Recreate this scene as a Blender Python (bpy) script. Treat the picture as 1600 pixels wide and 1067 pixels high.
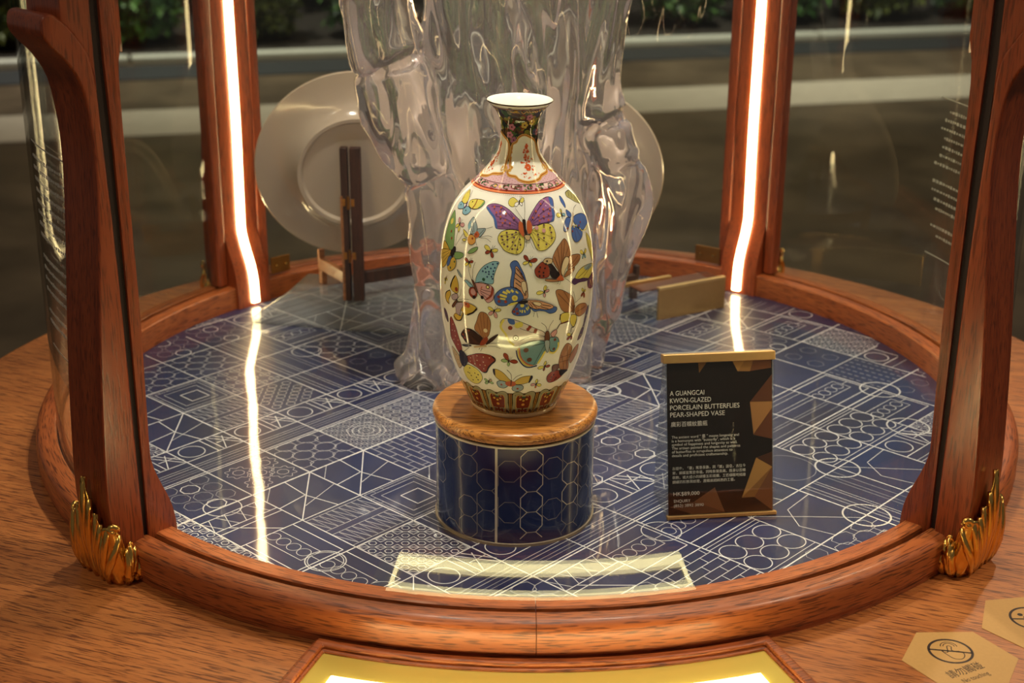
import bpy, bmesh, math, random
import numpy as np
from mathutils import Vector, Matrix, noise
from mathutils.geometry import delaunay_2d_cdt

for o in list(bpy.data.objects):
    bpy.data.objects.remove(o)
scene = bpy.context.scene
col = scene.collection
PI = math.pi

# ------------------------------------------------------------------ camera, world, exposure
cam_d = bpy.data.cameras.new('camera')
cam = bpy.data.objects.new('camera', cam_d)
col.objects.link(cam)
scene.camera = cam
F_PX, PITCH, ROLL, YAW = 2317.48, math.radians(20.5503), math.radians(0.3792), math.radians(-0.604)
CAM_LOC = Vector((0.0, -1.34287, 0.56346))
fw = Vector((math.sin(YAW) * math.cos(PITCH), math.cos(YAW) * math.cos(PITCH), -math.sin(PITCH)))
rt = Vector((math.cos(YAW), -math.sin(YAW), 0))
up = rt.cross(fw)
r2 = rt * math.cos(ROLL) + up * math.sin(ROLL)
u2 = up * math.cos(ROLL) - rt * math.sin(ROLL)
M = Matrix((r2, u2, -fw)).transposed().to_4x4()
M.translation = CAM_LOC
cam.matrix_world = M
cam_d.sensor_width = 36.0
cam_d.lens = F_PX / 1600 * 36.0
cam_d.clip_start = 0.05
cam_d.clip_end = 60
cam_d.dof.use_dof = True
cam_d.dof.focus_distance = 1.14
cam_d.dof.aperture_fstop = 9.0

w = bpy.data.worlds.new('world')
scene.world = w
w.use_nodes = True
bg = w.node_tree.nodes['Background']
bg.inputs[0].default_value = (1.0, 0.90, 0.78, 1)      # dim, warm hotel-lobby ambience
bg.inputs[1].default_value = 0.055

vs = scene.view_settings
vs.view_transform = 'Standard'
vs.look = 'None'
vs.exposure = 0.6
vs.gamma = 1.0
vs.use_curve_mapping = False
cy = scene.cycles
cy.use_denoising = True
cy.max_bounces = 14
cy.transparent_max_bounces = 24
cy.transmission_bounces = 12
cy.glossy_bounces = 6
cy.sample_clamp_indirect = 6.0
cy.blur_glossy = 0.5

def lamp(name, kind, loc, target, power, color, size=0.1, spot=60, blend=0.6):
    d = bpy.data.lights.new(name, kind)
    d.energy = power
    d.color = color
    if kind == 'AREA':
        d.shape = 'DISK'; d.size = size
    else:
        d.shadow_soft_size = size
    if kind == 'SPOT':
        d.spot_size = math.radians(spot); d.spot_blend = blend
    o = bpy.data.objects.new(name, d)
    col.objects.link(o)
    o.location = loc
    o.rotation_euler = (Vector(target) - Vector(loc)).to_track_quat('-Z', 'Y').to_euler()
    return o

# lobby downlights in the ceiling high above the table and above the planting
lamp('lobby_downlight', 'SPOT', (1.7, -0.5, 2.3), (-0.1, -0.35, 0), 62, (1.0, 0.80, 0.58), 0.07, 46, 0.7)
lamp('lobby_downlight', 'SPOT', (-0.9, -1.7, 2.4), (-0.1, -0.45, 0), 26, (1.0, 0.80, 0.58), 0.10, 46, 0.7)
lamp('lobby_downlight', 'SPOT', (1.5, 2.0, 2.5), (0.25, 0.25, 0), 60, (1.0, 0.82, 0.60), 0.08, 44, 0.7)  # added behind to brighten the back of the table and the crystal
lamp('lobby_downlight', 'SPOT', (-2.0, 6.6, 3.2), (-2.0, 7.4, -0.6), 620, (0.95, 0.95, 0.85), 0.15, 80, 0.9)
lamp('lobby_downlight', 'SPOT', (1.8, 6.6, 3.2), (1.8, 7.6, -0.6), 620, (0.95, 0.95, 0.85), 0.15, 80, 0.9)
lamp('lobby_downlight', 'SPOT', (0.2, 4.8, 3.2), (0.2, 4.6, -0.8), 330, (1.0, 0.90, 0.70), 0.15, 120, 0.9)
# small downlights in the roof of the showcase
for (lx, ly, tx, ty, pw) in ((0.02, -0.34, 0.0, -0.2, 9.5), (-0.14, -0.02, -0.1, -0.02, 8.5), (0.16, 0.05, 0.12, 0.0, 8.5)):
    lamp('showcase_downlight', 'SPOT', (lx, ly, 0.86), (tx, ty, 0.0), pw, (1.0, 0.89, 0.74), 0.012, 78, 0.8)

# ------------------------------------------------------------------ material helpers
def srgb(r, g=None, b=None):
    if g is None:
        r, g, b = r
    f = lambda c: ((c / 255.0) / 12.92) if c / 255.0 <= 0.04045 else (((c / 255.0) + 0.055) / 1.055) ** 2.4
    return (f(r), f(g), f(b), 1.0)

class NT:
    def __init__(self, name):
        self.m = bpy.data.materials.new(name)
        self.m.use_nodes = True
        self.t = self.m.node_tree
        self.t.nodes.clear()
        self.out = self.n('ShaderNodeOutputMaterial')
    def n(self, kind, **kw):
        x = self.t.nodes.new(kind)
        for k, v in kw.items():
            setattr(x, k, v)
        return x
    def l(self, a, b):
        self.t.links.new(a, b)
    def math(self, op, a, b=None, c=None):
        x = self.n('ShaderNodeMath', operation=op)
        for i, v in enumerate((a, b, c)):
            if v is None: continue
            if isinstance(v, (int, float)): x.inputs[i].default_value = v
            else: self.l(v, x.inputs[i])
        return x.outputs[0]
    def mix(self, f, a, b, mode='MIX'):
        x = self.n('ShaderNodeMix', data_type='RGBA', blend_type=mode)
        for s, v in ((x.inputs[0], f), (x.inputs[6], a), (x.inputs[7], b)):
            if isinstance(v, (int, float)): s.default_value = v
            elif isinstance(v, tuple): s.default_value = v
            else: self.l(v, s)
        return x.outputs[2]
    def ramp(self, f, stops):
        x = self.n('ShaderNodeValToRGB')
        e = x.color_ramp.elements
        while len(e) < len(stops): e.new(0.5)
        for i, (p, c) in enumerate(stops):
            e[i].position = p; e[i].color = c
        self.l(f, x.inputs[0])
        return x.outputs[0]

def bsdf_set(b, **kw):
    for k, v in kw.items():
        b.inputs[k.replace('_', ' ')].default_value = v

def plain(name, c, rough=0.5, metal=0.0, coat=0.0, spec=0.5, noise_amt=0.0, noise_scale=40, bump=0.0):
    t = NT(name)
    b = t.n('ShaderNodeBsdfPrincipled')
    b.inputs['Roughness'].default_value = rough
    b.inputs['Metallic'].default_value = metal
    b.inputs['Coat Weight'].default_value = coat
    b.inputs['Specular IOR Level'].default_value = spec
    tc = t.n('ShaderNodeTexCoord')
    ns = t.n('ShaderNodeTexNoise')
    ns.inputs['Scale'].default_value = noise_scale
    ns.inputs['Detail'].default_value = 4
    t.l(tc.outputs['Object'], ns.inputs['Vector'])
    a = tuple(v * (1 - noise_amt) for v in c[:3]) + (1,)
    h = tuple(min(1, v * (1 + noise_amt)) for v in c[:3]) + (1,)
    t.l(t.mix(ns.outputs[0], a, h), b.inputs['Base Color'])
    if bump:
        bp = t.n('ShaderNodeBump'); bp.inputs['Strength'].default_value = bump; bp.inputs['Distance'].default_value = 0.002
        t.l(ns.outputs[0], bp.inputs['Height']); t.l(bp.outputs[0], b.inputs['Normal'])
    t.l(b.outputs[0], t.out.inputs[0])
    return t.m

def wood(name, light, dark, pore, mode='x', scale=1.0, rough=0.32, coat=0.25, angle=0.0, pore_amt=0.6, fig=70):
    """oak with long growth figure and short dark pores. mode: x / z grain direction, 'cyl' grain runs around the z axis"""
    t = NT(name)
    b = t.n('ShaderNodeBsdfPrincipled')
    tc = t.n('ShaderNodeTexCoord')
    vec = tc.outputs['Object']
    if mode == 'cyl':
        s = t.n('ShaderNodeSeparateXYZ'); t.l(vec, s.inputs[0])
        an = t.math('ARCTAN2', s.outputs[1], s.outputs[0])
        rr = t.math('SQRT', t.math('ADD', t.math('MULTIPLY', s.outputs[0], s.outputs[0]), t.math('MULTIPLY', s.outputs[1], s.outputs[1])))
        cmb = t.n('ShaderNodeCombineXYZ')
        t.l(t.math('MULTIPLY', an, 0.45), cmb.inputs[0]); t.l(rr, cmb.inputs[1]); t.l(s.outputs[2], cmb.inputs[2])
        vec = cmb.outputs[0]
    elif angle:
        mp0 = t.n('ShaderNodeMapping'); mp0.inputs['Rotation'].default_value = (0, 0, angle)
        t.l(vec, mp0.inputs[0]); vec = mp0.outputs[0]
    def stretched(sl, sc, det=3.0, dist=0.0):
        mp = t.n('ShaderNodeMapping')
        mp.inputs['Scale'].default_value = (sc, sc, sl) if mode == 'z' else (sl, sc, sc)
        t.l(vec, mp.inputs[0])
        ns = t.n('ShaderNodeTexNoise')
        ns.inputs['Scale'].default_value = 1.0; ns.inputs['Detail'].default_value = det; ns.inputs['Distortion'].default_value = dist
        t.l(mp.outputs[0], ns.inputs['Vector'])
        return ns.outputs[0]
    figure = t.ramp(stretched(4 * scale, fig * scale, 4, 0.5), [(0.32, (0, 0, 0, 1)), (0.68, (1, 1, 1, 1))])
    fine = t.ramp(stretched(22 * scale, 700 * scale, 2), [(0.35, (0, 0, 0, 1)), (0.7, (1, 1, 1, 1))])
    pores = t.ramp(stretched(56 * scale, 950 * scale, 1), [(0.53, (0, 0, 0, 1)), (0.63, (1, 1, 1, 1))])
    c = t.mix(figure, dark, light)
    c = t.mix(t.math('MULTIPLY', fine, 0.35), c, light)
    c = t.mix(t.math('MULTIPLY', pores, pore_amt), c, pore)
    t.l(c, b.inputs['Base Color'])
    b.inputs['Roughness'].default_value = rough
    b.inputs['Coat Weight'].default_value = coat
    b.inputs['Coat Roughness'].default_value = 0.18
    bp = t.n('ShaderNodeBump'); bp.inputs['Strength'].default_value = 0.12; bp.inputs['Distance'].default_value = 0.001
    bp.invert = True
    t.l(pores, bp.inputs['Height']); t.l(bp.outputs[0], b.inputs['Normal'])
    t.l(b.outputs[0], t.out.inputs[0])
    return t.m

def pane_glass(name, tint, ior=1.45, rough=0.0):
    t = NT(name)
    lw = t.n('ShaderNodeLayerWeight'); lw.inputs['Blend'].default_value = 0.5      # Schlick reflectance, the same from both sides of a thin sheet
    f0 = ((ior - 1) / (ior + 1)) ** 2
    fac = t.math('ADD', t.math('MULTIPLY', t.math('POWER', lw.outputs['Facing'], 5.0), 1 - f0), f0)
    tr = t.n('ShaderNodeBsdfTransparent'); tr.inputs[0].default_value = tint
    gl = t.n('ShaderNodeBsdfGlossy'); gl.inputs['Roughness'].default_value = rough
    mx = t.n('ShaderNodeMixShader')
    t.l(fac, mx.inputs[0]); t.l(tr.outputs[0], mx.inputs[1]); t.l(gl.outputs[0], mx.inputs[2])
    t.l(mx.outputs[0], t.out.inputs[0])
    return t.m

def emit(name, c, strength):
    t = NT(name)
    e = t.n('ShaderNodeEmission'); e.inputs[0].default_value = c; e.inputs[1].default_value = strength
    t.l(e.outputs[0], t.out.inputs[0])
    return t.m

def attr_paint(name, rough=0.08, coat=0.6, attr='Col', spec=0.5):
    t = NT(name)
    b = t.n('ShaderNodeBsdfPrincipled')
    a = t.n('ShaderNodeAttribute', attribute_name=attr)
    tc = t.n('ShaderNodeTexCoord'); ns = t.n('ShaderNodeTexNoise')
    ns.inputs['Scale'].default_value = 900; ns.inputs['Detail'].default_value = 3
    t.l(tc.outputs['Object'], ns.inputs['Vector'])
    t.l(t.mix(t.math('MULTIPLY', ns.outputs[0], 0.35), a.outputs['Color'], (0.75, 0.72, 0.66, 1), 'MULTIPLY'), b.inputs['Base Color'])
    b.inputs['Roughness'].default_value = rough
    b.inputs['Coat Weight'].default_value = coat
    b.inputs['Coat Roughness'].default_value = 0.03
    b.inputs['Specular IOR Level'].default_value = spec
    t.l(b.outputs[0], t.out.inputs[0])
    return t.m

MT = {}
MT['red_oak'] = wood('red_stained_oak', srgb(160, 76, 38), srgb(126, 52, 24), srgb(70, 26, 12), 'z', 1.0, 0.3, 0.35, 0, 0.6)
MT['ring_oak'] = wood('ring_oak', srgb(184, 102, 50), srgb(152, 75, 36), srgb(84, 38, 17), 'cyl', 1.0, 0.42, 0.12, 0, 0.8)
MT['table_oak'] = wood('table_oak', srgb(200, 126, 66), srgb(174, 102, 50), srgb(96, 48, 22), 'x', 1.0, 0.42, 0.15, math.radians(20), 0.85)
MT['honey_oak'] = wood('honey_oak', srgb(218, 150, 76), srgb(146, 84, 34), srgb(92, 50, 20), 'x', 1.0, 0.3, 0.2, math.radians(4), 0.8, 230)
MT['dark_wood'] = wood('rosewood', srgb(70, 36, 26), srgb(40, 19, 14), srgb(20, 8, 6), 'z', 1.6, 0.6, 0.0)
MT['tan_wood'] = wood('tan_wood', srgb(170, 112, 66), srgb(132, 80, 44), srgb(80, 44, 24), 'x', 1.6, 0.4, 0.2)
MT['groove'] = plain('dark_groove', srgb(38, 20, 14), 0.7)
MT['gold'] = plain('gilt_metal', srgb(240, 190, 100), 0.24, 1.0, 0, 0.5, 0.12, 120, 0.15)
MT['brushed_gold'] = plain('brushed_gold', srgb(205, 168, 112), 0.42, 0.85, 0, 0.5, 0.08, 300)
MT['brass'] = plain('aged_brass', srgb(150, 104, 52), 0.4, 0.9, 0, 0.5, 0.15, 200)
MT['glass'] = pane_glass('pane_glass', (0.97, 0.985, 0.965, 1), 1.38)
MT['acrylic'] = pane_glass('acrylic', (0.95, 0.96, 0.97, 1), 1.5)
MT['led'] = emit('led_light', (1.0, 0.74, 0.36, 1), 14.0)
MT['porcelain'] = plain('white_porcelain', srgb(226, 223, 212), 0.08, 0, 0.15, 0.5, 0.02, 30)
MT['paint'] = attr_paint('overglaze_enamel', 0.09, 0.15)
MT['gilt_line'] = plain('gilt_line', srgb(60, 40, 20), 0.25, 0.6)

# ------------------------------------------------------------------ object helpers
def tag(o, label=None, cat=None, group=None, kind=None):
    if label: o['label'] = label
    if cat: o['category'] = cat
    if group: o['group'] = group
    if kind: o['kind'] = kind
    return o

def empty(name, loc=(0, 0, 0), rz=0.0):
    o = bpy.data.objects.new(name, None)
    o.empty_display_size = 0.02
    col.objects.link(o)
    o.location = loc
    o.rotation_euler = (0, 0, rz)
    return o

def link(name, me, mat=None, parent=None, smooth=False, loc=None, rot=None):
    o = bpy.data.objects.new(name, me)
    col.objects.link(o)
    if mat is not None:
        for m in (mat if isinstance(mat, (list, tuple)) else [mat]):
            me.materials.append(m)
    if parent is not None: o.parent = parent
    if smooth:
        me.polygons.foreach_set('use_smooth', [True] * len(me.polygons))
    if loc is not None: o.location = loc
    if rot is not None: o.rotation_euler = rot
    return o

def from_bm(name, bm, mat=None, parent=None, smooth=False, **kw):
    me = bpy.data.meshes.new(name)
    bm.normal_update()
    bm.to_mesh(me); bm.free()
    return link(name, me, mat, parent, smooth, **kw)

def bevel(o, width, seg=2, angle=35):
    m = o.modifiers.new('bevel', 'BEVEL')
    m.width = width; m.segments = seg; m.limit_method = 'ANGLE'; m.angle_limit = math.radians(angle)
    o.data.polygons.foreach_set('use_smooth', [True] * len(o.data.polygons))
    wn = o.modifiers.new('wn', 'WEIGHTED_NORMAL'); wn.keep_sharp = True
    return o

def add_box(bm, c, s, mtx=None):
    vs_ = [Vector((c[0] + dx * s[0] / 2, c[1] + dy * s[1] / 2, c[2] + dz * s[2] / 2)) for dx in (-1, 1) for dy in (-1, 1) for dz in (-1, 1)]
    if mtx is not None: vs_ = [mtx @ v for v in vs_]
    v = [bm.verts.new(p) for p in vs_]
    for f in ((0, 1, 3, 2), (4, 6, 7, 5), (0, 4, 5, 1), (2, 3, 7, 6), (0, 2, 6, 4), (1, 5, 7, 3)):
        bm.faces.new([v[i] for i in f])

def box(name, c, s, mat, parent=None, bev=0.0, mtx=None):
    bm = bmesh.new(); add_box(bm, c, s, mtx)
    bmesh.ops.recalc_face_normals(bm, faces=bm.faces)
    o = from_bm(name, bm, mat, parent)
    if bev: bevel(o, bev)
    return o

def prism(name, pts, f0, f1, mat, parent=None, bev=0.0, axis='y'):
    """polygon pts extruded: axis 'y' -> pts are (x,z), extruded from y=f0..f1 ; axis 'z' -> pts are (x,y)"""
    bm = bmesh.new()
    mk = (lambda p, f: (p[0], f, p[1])) if axis == 'y' else (lambda p, f: (p[0], p[1], f))
    a = [bm.verts.new(mk(p, f0)) for p in pts]
    b = [bm.verts.new(mk(p, f1)) for p in pts]
    n = len(pts)
    bm.faces.new(a); bm.faces.new(b[::-1])
    for i in range(n):
        bm.faces.new((a[i], b[i], b[(i + 1) % n], a[(i + 1) % n]))
    bmesh.ops.recalc_face_normals(bm, faces=bm.faces)
    o = from_bm(name, bm, mat, parent)
    if bev: bevel(o, bev)
    return o

def lathe_bm(prof, n=96, a0=0.0, a1=2 * PI, closed_profile=False):
    bm = bmesh.new()
    full = abs(a1 - a0 - 2 * PI) < 1e-6
    k = n if full else n + 1
    rings = []
    for i in range(k):
        a = a0 + (a1 - a0) * i / n
        rings.append([bm.verts.new((r * math.cos(a), r * math.sin(a), z)) for r, z in prof])
    m = len(prof)
    for i in range(n):
        A, B = rings[i], rings[(i + 1) % k]
        for j in range(m if closed_profile else m - 1):
            j2 = (j + 1) % m
            bm.faces.new((A[j], B[j], B[j2], A[j2]))
    if not full and closed_profile:
        bm.faces.new(rings[0][::-1]); bm.faces.new(rings[-1])
    bmesh.ops.remove_doubles(bm, verts=bm.verts, dist=1e-7)
    bmesh.ops.recalc_face_normals(bm, faces=bm.faces)
    return bm

def catmull(pts, per=4, closed=True):
    n = len(pts); out = []
    rng = range(n) if closed else range(n - 1)
    for i in rng:
        if closed: p0, p1, p2, p3 = pts[i - 1], pts[i], pts[(i + 1) % n], pts[(i + 2) % n]
        else: p0, p1, p2, p3 = pts[max(i - 1, 0)], pts[i], pts[i + 1], pts[min(i + 2, n - 1)]
        for k in range(per):
            t = k / per
            out.append(tuple(0.5 * ((2 * p1[d]) + (-p0[d] + p2[d]) * t + (2 * p0[d] - 5 * p1[d] + 4 * p2[d] - p3[d]) * t * t + (-p0[d] + 3 * p1[d] - 3 * p2[d] + p3[d]) * t ** 3) for d in range(len(p1))))
    if not closed: out.append(tuple(pts[-1]))
    return out

def tube_bm(bm, pts, radii, n=8, caps=True):
    pts = [Vector(p) for p in pts]
    if not hasattr(radii, '__len__'): radii = [radii] * len(pts)
    prev = None; up_ = Vector((0, 0, 1))
    for i, p in enumerate(pts):
        d = (pts[min(i + 1, len(pts) - 1)] - pts[max(i - 1, 0)]).normalized()
        s = d.cross(up_ if abs(d.z) < 0.95 else Vector((0, 1, 0))).normalized(); t = s.cross(d)
        ring = [bm.verts.new(p + (s * math.cos(2 * PI * k / n) + t * math.sin(2 * PI * k / n)) * radii[i]) for k in range(n)]
        if prev:
            for k in range(n): bm.faces.new((prev[k], prev[(k + 1) % n], ring[(k + 1) % n], ring[k]))
        elif caps: bm.faces.new(ring[::-1])
        prev = ring
    if caps: bm.faces.new(prev)
    return bm

def text_mesh(name, s, size, mat, parent=None, spacing=1.0, line=1.0, align='LEFT', extrude=0.0):
    cu = bpy.data.curves.new(name, 'FONT')
    cu.body = s; cu.size = size; cu.space_character = spacing; cu.space_line = line
    cu.align_x = align; cu.extrude = extrude; cu.resolution_u = 3
    tmp = bpy.data.objects.new('tmp_text', cu)
    col.objects.link(tmp)
    dg = bpy.context.evaluated_depsgraph_get()
    dg.update()
    me = bpy.data.meshes.new_from_object(tmp.evaluated_get(dg))
    bpy.data.objects.remove(tmp)
    bpy.data.curves.remove(cu)
    me.name = name
    me.materials.clear()
    return link(name, me, mat, parent)
BUTTERFLIES = [
 ("big", [('p','pu',0,[-311,1728,-278,1748,-217,1755,-138,1745,-68,1720,-12,1685,30,1650,27,1597,-50,1598,-151,1594,-181,1606,-210,1662,-264,1696]),
  ('f','bl',0,[-308,1724,-285,1726,-246,1702,-204,1678,-176,1641,-161,1598,-151,1594,-180,1604,-209,1658,-259,1692]),
  ('p','pu',0,[92,1650,110,1683,161,1732,231,1774,315,1793,374,1793,399,1776,370,1727,353,1682,328,1645,296,1636,214,1632,136,1622]),
  ('f','bl',0,[356,1790,392,1787,385,1759,357,1714,355,1681,333,1649,311,1637,293,1638,320,1665,334,1716,345,1753]),
  ('p','ye',0,[-149,1534,-130,1571,-84,1591,-26,1594,27,1582,56,1552,58,1486,44,1450,20,1427,-9,1423,-58,1432,-96,1451,-121,1480,-140,1504]),
  ('p','ye',0,[102,1561,134,1600,186,1624,240,1631,285,1622,311,1592,319,1535,295,1497,260,1470,222,1448,176,1444,149,1463,128,1510,113,1541]),
  ('l','dp',3,[24,1621,-56,1682,-157,1737,-264,1738]),
  ('l','dp',3,[24,1616,-86,1661,-194,1679]),
  ('l','dp',3,[24,1607,-83,1632,-172,1641]),
  ('l','dp',3,[21,1602,-163,1613]),
  ('l','dp',3,[24,1631,-66,1704]),
  ('l','dp',3,[107,1640,196,1726,306,1783]),
  ('l','dp',3,[112,1635,223,1701,342,1730]),
  ('l','dp',3,[118,1630,221,1668,331,1674]),
  ('l','dp',3,[124,1625,314,1646]),
  ('l','dp',3,[101,1649,166,1722]),
  ('l','dk',2,[27,1577,-58,1448]),
  ('l','dk',2,[21,1577,-122,1495]),
  ('l','dk',2,[27,1572,-4,1429]),
  ('l','dk',2,[27,1580,-139,1545]),
  ('l','dk',2,[114,1576,176,1456]),
  ('l','dk',2,[120,1581,255,1481]),
  ('l','dk',2,[124,1591,306,1526]),
  ('f','or',0,[17,1650,45,1640,56,1602,53,1549,21,1577,12,1606]),
  ('f','or',0,[82,1650,108,1654,123,1620,120,1586,96,1566,79,1592]),
  ('p','dk',0,[45,1660,67,1660,70,1640,71,1602,79,1562,73,1552,59,1577,51,1621]),
  ('p','ta',0,[58,1557,102,1556,98,1526,72,1526]),
  ('s','pb',8,[-80,1571,-36,1561,-72,1544,-21,1541,-108,1521,-71,1524,-31,1508,22,1529,-94,1489,-11,1485,-68,1476,28,1491,-32,1459,6,1458,-118,1544,-8,1577,159,1606,224,1620,275,1598,279,1565,166,1559,212,1533,277,1525,170,1525,228,1486,164,1485]),
  ('s','pk',15,[217,1583,159,1606]),
  ('s','or',7,[-222,1732,-156,1732,-158,1707,-101,1696,-190,1698,-146,1675,-30,1671,-101,1653,-59,1636,-121,1635,233,1756,246,1721,170,1713,190,1685,288,1690,236,1675,135,1673,191,1651,272,1650,314,1718]),
  ('l','dk',2,[49,1660,33,1679,-22,1735]),
  ('l','dk',2,[61,1660,68,1720,71,1782]),
  ('l','dk',2,[72,1521,69,1476]),
  ('l','dk',2,[100,1521,131,1454])]),
 ("lefttop", [('p','ye',0,[-678,1715,-713,1749,-699,1791,-636,1777,-586,1748,-572,1717,-619,1706]),
  ('l','rd',6,[-681,1726,-682,1781]),
  ('p','lb',0,[-683,1706,-615,1705,-574,1679,-621,1665,-667,1661,-691,1680]),
  ('p','lb',0,[-574,1679,-552,1697,-499,1697,-467,1679,-488,1652,-526,1641,-564,1652]),
  ('p','ye',0,[-533,1714,-538,1741,-464,1759,-383,1762,-349,1753,-360,1726,-393,1706,-441,1695,-491,1698]),
  ('l','rd',8,[-453,1758,-447,1728,-457,1697]),
  ('f','gr',0,[-362,1758,-348,1751,-364,1721,-398,1708,-378,1728]),
  ('l','dp',12,[-569,1727,-556,1697,-569,1680]),
  ('s','dk',5,[-527,1671,-643,1690,-498,1736]),
  ('l','dk',2,[-572,1754,-624,1797])]),
 ("greenedge", [('p','gr',0,[-707,1637,-629,1590,-581,1502,-553,1393,-588,1348,-647,1383,-726,1413,-735,1472,-740,1543,-730,1596]),
  ('f','ye',0,[-702,1562,-673,1585,-648,1556,-677,1538]),
  ('s','rd',11,[-634,1494,-604,1449]),
  ('p','oc',0,[-734,1395,-647,1383,-587,1344,-570,1319,-732,1271,-747,1333]),
  ('p','dk',0,[-553,1393,-527,1400,-523,1365,-552,1324,-580,1320,-570,1353]),
  ('p','gr',0,[-390,1386,-363,1421,-323,1443,-303,1444,-314,1418,-353,1391]),
  ('l','dk',2,[-529,1409,-466,1518]),
  ('l','dk',2,[-534,1413,-537,1522]),
  ('p','oc',0,[-775,1309,-590,1363,-597,1315,-631,1248,-662,1212,-712,1192,-747,1239]),
  ('l','dk',2,[-598,1356,-731,1291]),
  ('l','dk',2,[-599,1340,-721,1257]),
  ('l','dk',2,[-607,1312,-712,1223]),
  ('p','dk',0,[-571,1368,-528,1379,-538,1347,-552,1317,-577,1336]),
  ('p','bl',0,[-600,1304,-568,1323,-560,1300,-581,1247,-611,1233,-616,1263]),
  ('p','oc',0,[-560,1300,-523,1325,-499,1296,-503,1253,-536,1219,-580,1201,-609,1223,-577,1253]),
  ('s','dg',9,[-515,1291,-560,1232]),
  ('p','gr',0,[-523,1360,-470,1376,-427,1373,-429,1348,-468,1324,-514,1317])]),
 ("smallgrey", [('p','gb',0,[-408,1645,-375,1624,-339,1579,-345,1540,-389,1528,-414,1542,-439,1581,-430,1616]),
  ('f','lb',0,[-439,1581,-428,1611,-407,1587,-412,1557,-426,1555]),
  ('p','gb',0,[-337,1570,-304,1580,-261,1583,-283,1540,-308,1517,-330,1543]),
  ('l','dk',2,[-361,1547,-400,1616]),
  ('l','dk',2,[-372,1540,-423,1603]),
  ('l','dk',2,[-317,1525,-273,1579]),
  ('f','or',0,[-352,1539,-330,1557,-306,1532,-325,1510,-352,1515]),
  ('p','oy',0,[-413,1504,-387,1523,-346,1516,-332,1485,-350,1458,-381,1452,-407,1471]),
  ('s','rd',9,[-364,1499,-337,1532]),
  ('p','ye',0,[-473,1545,-424,1526,-404,1510,-429,1496,-464,1523]),
  ('p','ye',0,[-464,1469,-446,1483,-416,1479,-439,1463]),
  ('l','dk',2,[-303,1518,-236,1537,-195,1532]),
  ('l','dk',2,[-302,1514,-244,1517,-201,1496]),
  ('l','dk',2,[-325,1481,-313,1455]),
  ('l','dk',2,[-255,1584,-201,1603])]),
 ("rightblue", [('p','bl',0,[520,1786,538,1768,526,1725,505,1708,493,1736,493,1761]),
  ('p','bl',0,[505,1695,548,1662,523,1638,489,1657]),
  ('p','bl',0,[481,1645,519,1632,484,1597,445,1555,408,1558,414,1595,448,1630]),
  ('p','bl',0,[541,1615,593,1640,710,1632,810,1593,820,1546,720,1534,644,1523,579,1559]),
  ('p','bl',0,[512,1579,577,1552,629,1512,600,1475,523,1457,487,1492,486,1541]),
  ('l','ta',12,[581,1663,497,1574]),
  ('l','dp',3,[528,1569,525,1463]),
  ('l','dp',3,[550,1558,586,1479]),
  ('s','ye',7,[528,1569,564,1572,602,1540,619,1525]),
  ('s','rd',8,[498,1543,599,1565,635,1583,449,1572]),
  ('l','ye',7,[651,1518,701,1513,788,1532]),
  ('l','dk',2,[584,1666,628,1689,694,1697])]),
 ("oliveedge", [('p','ol',0,[669,1790,797,1787,819,1759,909,1712,853,1679,733,1711,673,1742,629,1769]),
  ('l','dk',3,[738,1786,673,1763]),
  ('l','dk',3,[777,1770,705,1744]),
  ('l','dk',3,[818,1748,741,1723]),
  ('l','dk',3,[855,1727,788,1704])]),
 ("redblack", [('p','tn',0,[275,1377,302,1430,352,1479,401,1507,432,1453,444,1379,418,1326,370,1261,343,1221,319,1284,288,1332]),
  ('p','tn',0,[423,1368,486,1374,549,1356,536,1315,466,1279,407,1269,418,1326]),
  ('p','tn',0,[369,1224,407,1269,477,1276,455,1244,396,1223]),
  ('l','br',4,[336,1267,291,1389]),
  ('l','br',4,[340,1281,321,1456]),
  ('l','br',4,[345,1295,362,1485]),
  ('l','br',4,[350,1316,399,1500]),
  ('l','br',4,[360,1336,426,1440]),
  ('l','br',4,[417,1289,518,1356]),
  ('l','br',4,[426,1280,538,1329]),
  ('p','pt',0,[344,1265,354,1323,385,1371,417,1362,413,1320,379,1274,361,1233]),
  ('p','rd',0,[134,1303,159,1338,197,1363,237,1331,248,1279,236,1244,181,1238,145,1259]),
  ('p','ta',0,[197,1363,220,1386,267,1378,269,1349,241,1338,218,1344]),
  ('p','dk',0,[237,1338,268,1335,303,1286,327,1254,306,1227,271,1232,248,1264,252,1300]),
  ('p','tn',0,[210,1221,225,1230,286,1219,360,1200,294,1200,240,1207]),
  ('f','or',0,[302,1220,336,1245,361,1218,360,1200,318,1207]),
  ('s','dk',7,[174,1322,210,1312,166,1290,199,1280,170,1257,199,1255,227,1364,218,1344]),
  ('l','dk',3,[369,1213,405,1192,453,1140]),
  ('l','dk',3,[318,1203,310,1182]),
  ('l','dk',3,[335,1201,326,1172])]),
 ("purpleedge", [('p','ye',0,[689,1483,719,1476,796,1394,834,1291,787,1237,722,1325,683,1411]),
  ('l','dp',6,[698,1481,716,1372,787,1237]),
  ('p','ye',0,[474,1173,497,1220,571,1254,687,1248,804,1208,681,1139,581,1168,518,1169]),
  ('f','dp',0,[448,1182,474,1195,506,1180,644,1150,644,1127,530,1144,474,1139,443,1165]),
  ('f','gb',0,[592,1248,687,1248,763,1217,645,1211]),
  ('p','dp',0,[662,1137,799,1148,834,1058,763,1035,662,1067]),
  ('l','ye',6,[703,1116,743,1057]),
  ('l','dk',3,[686,1237,506,1187]),
  ('l','dk',3,[708,1230,581,1176])]),
 ("bluepink", [('p','lb',0,[-302,1187,-298,1223,-271,1279,-231,1325,-176,1357,-141,1361,-126,1352,-137,1326,-150,1285,-161,1239,-164,1193,-204,1183,-256,1190,-299,1177]),
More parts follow.
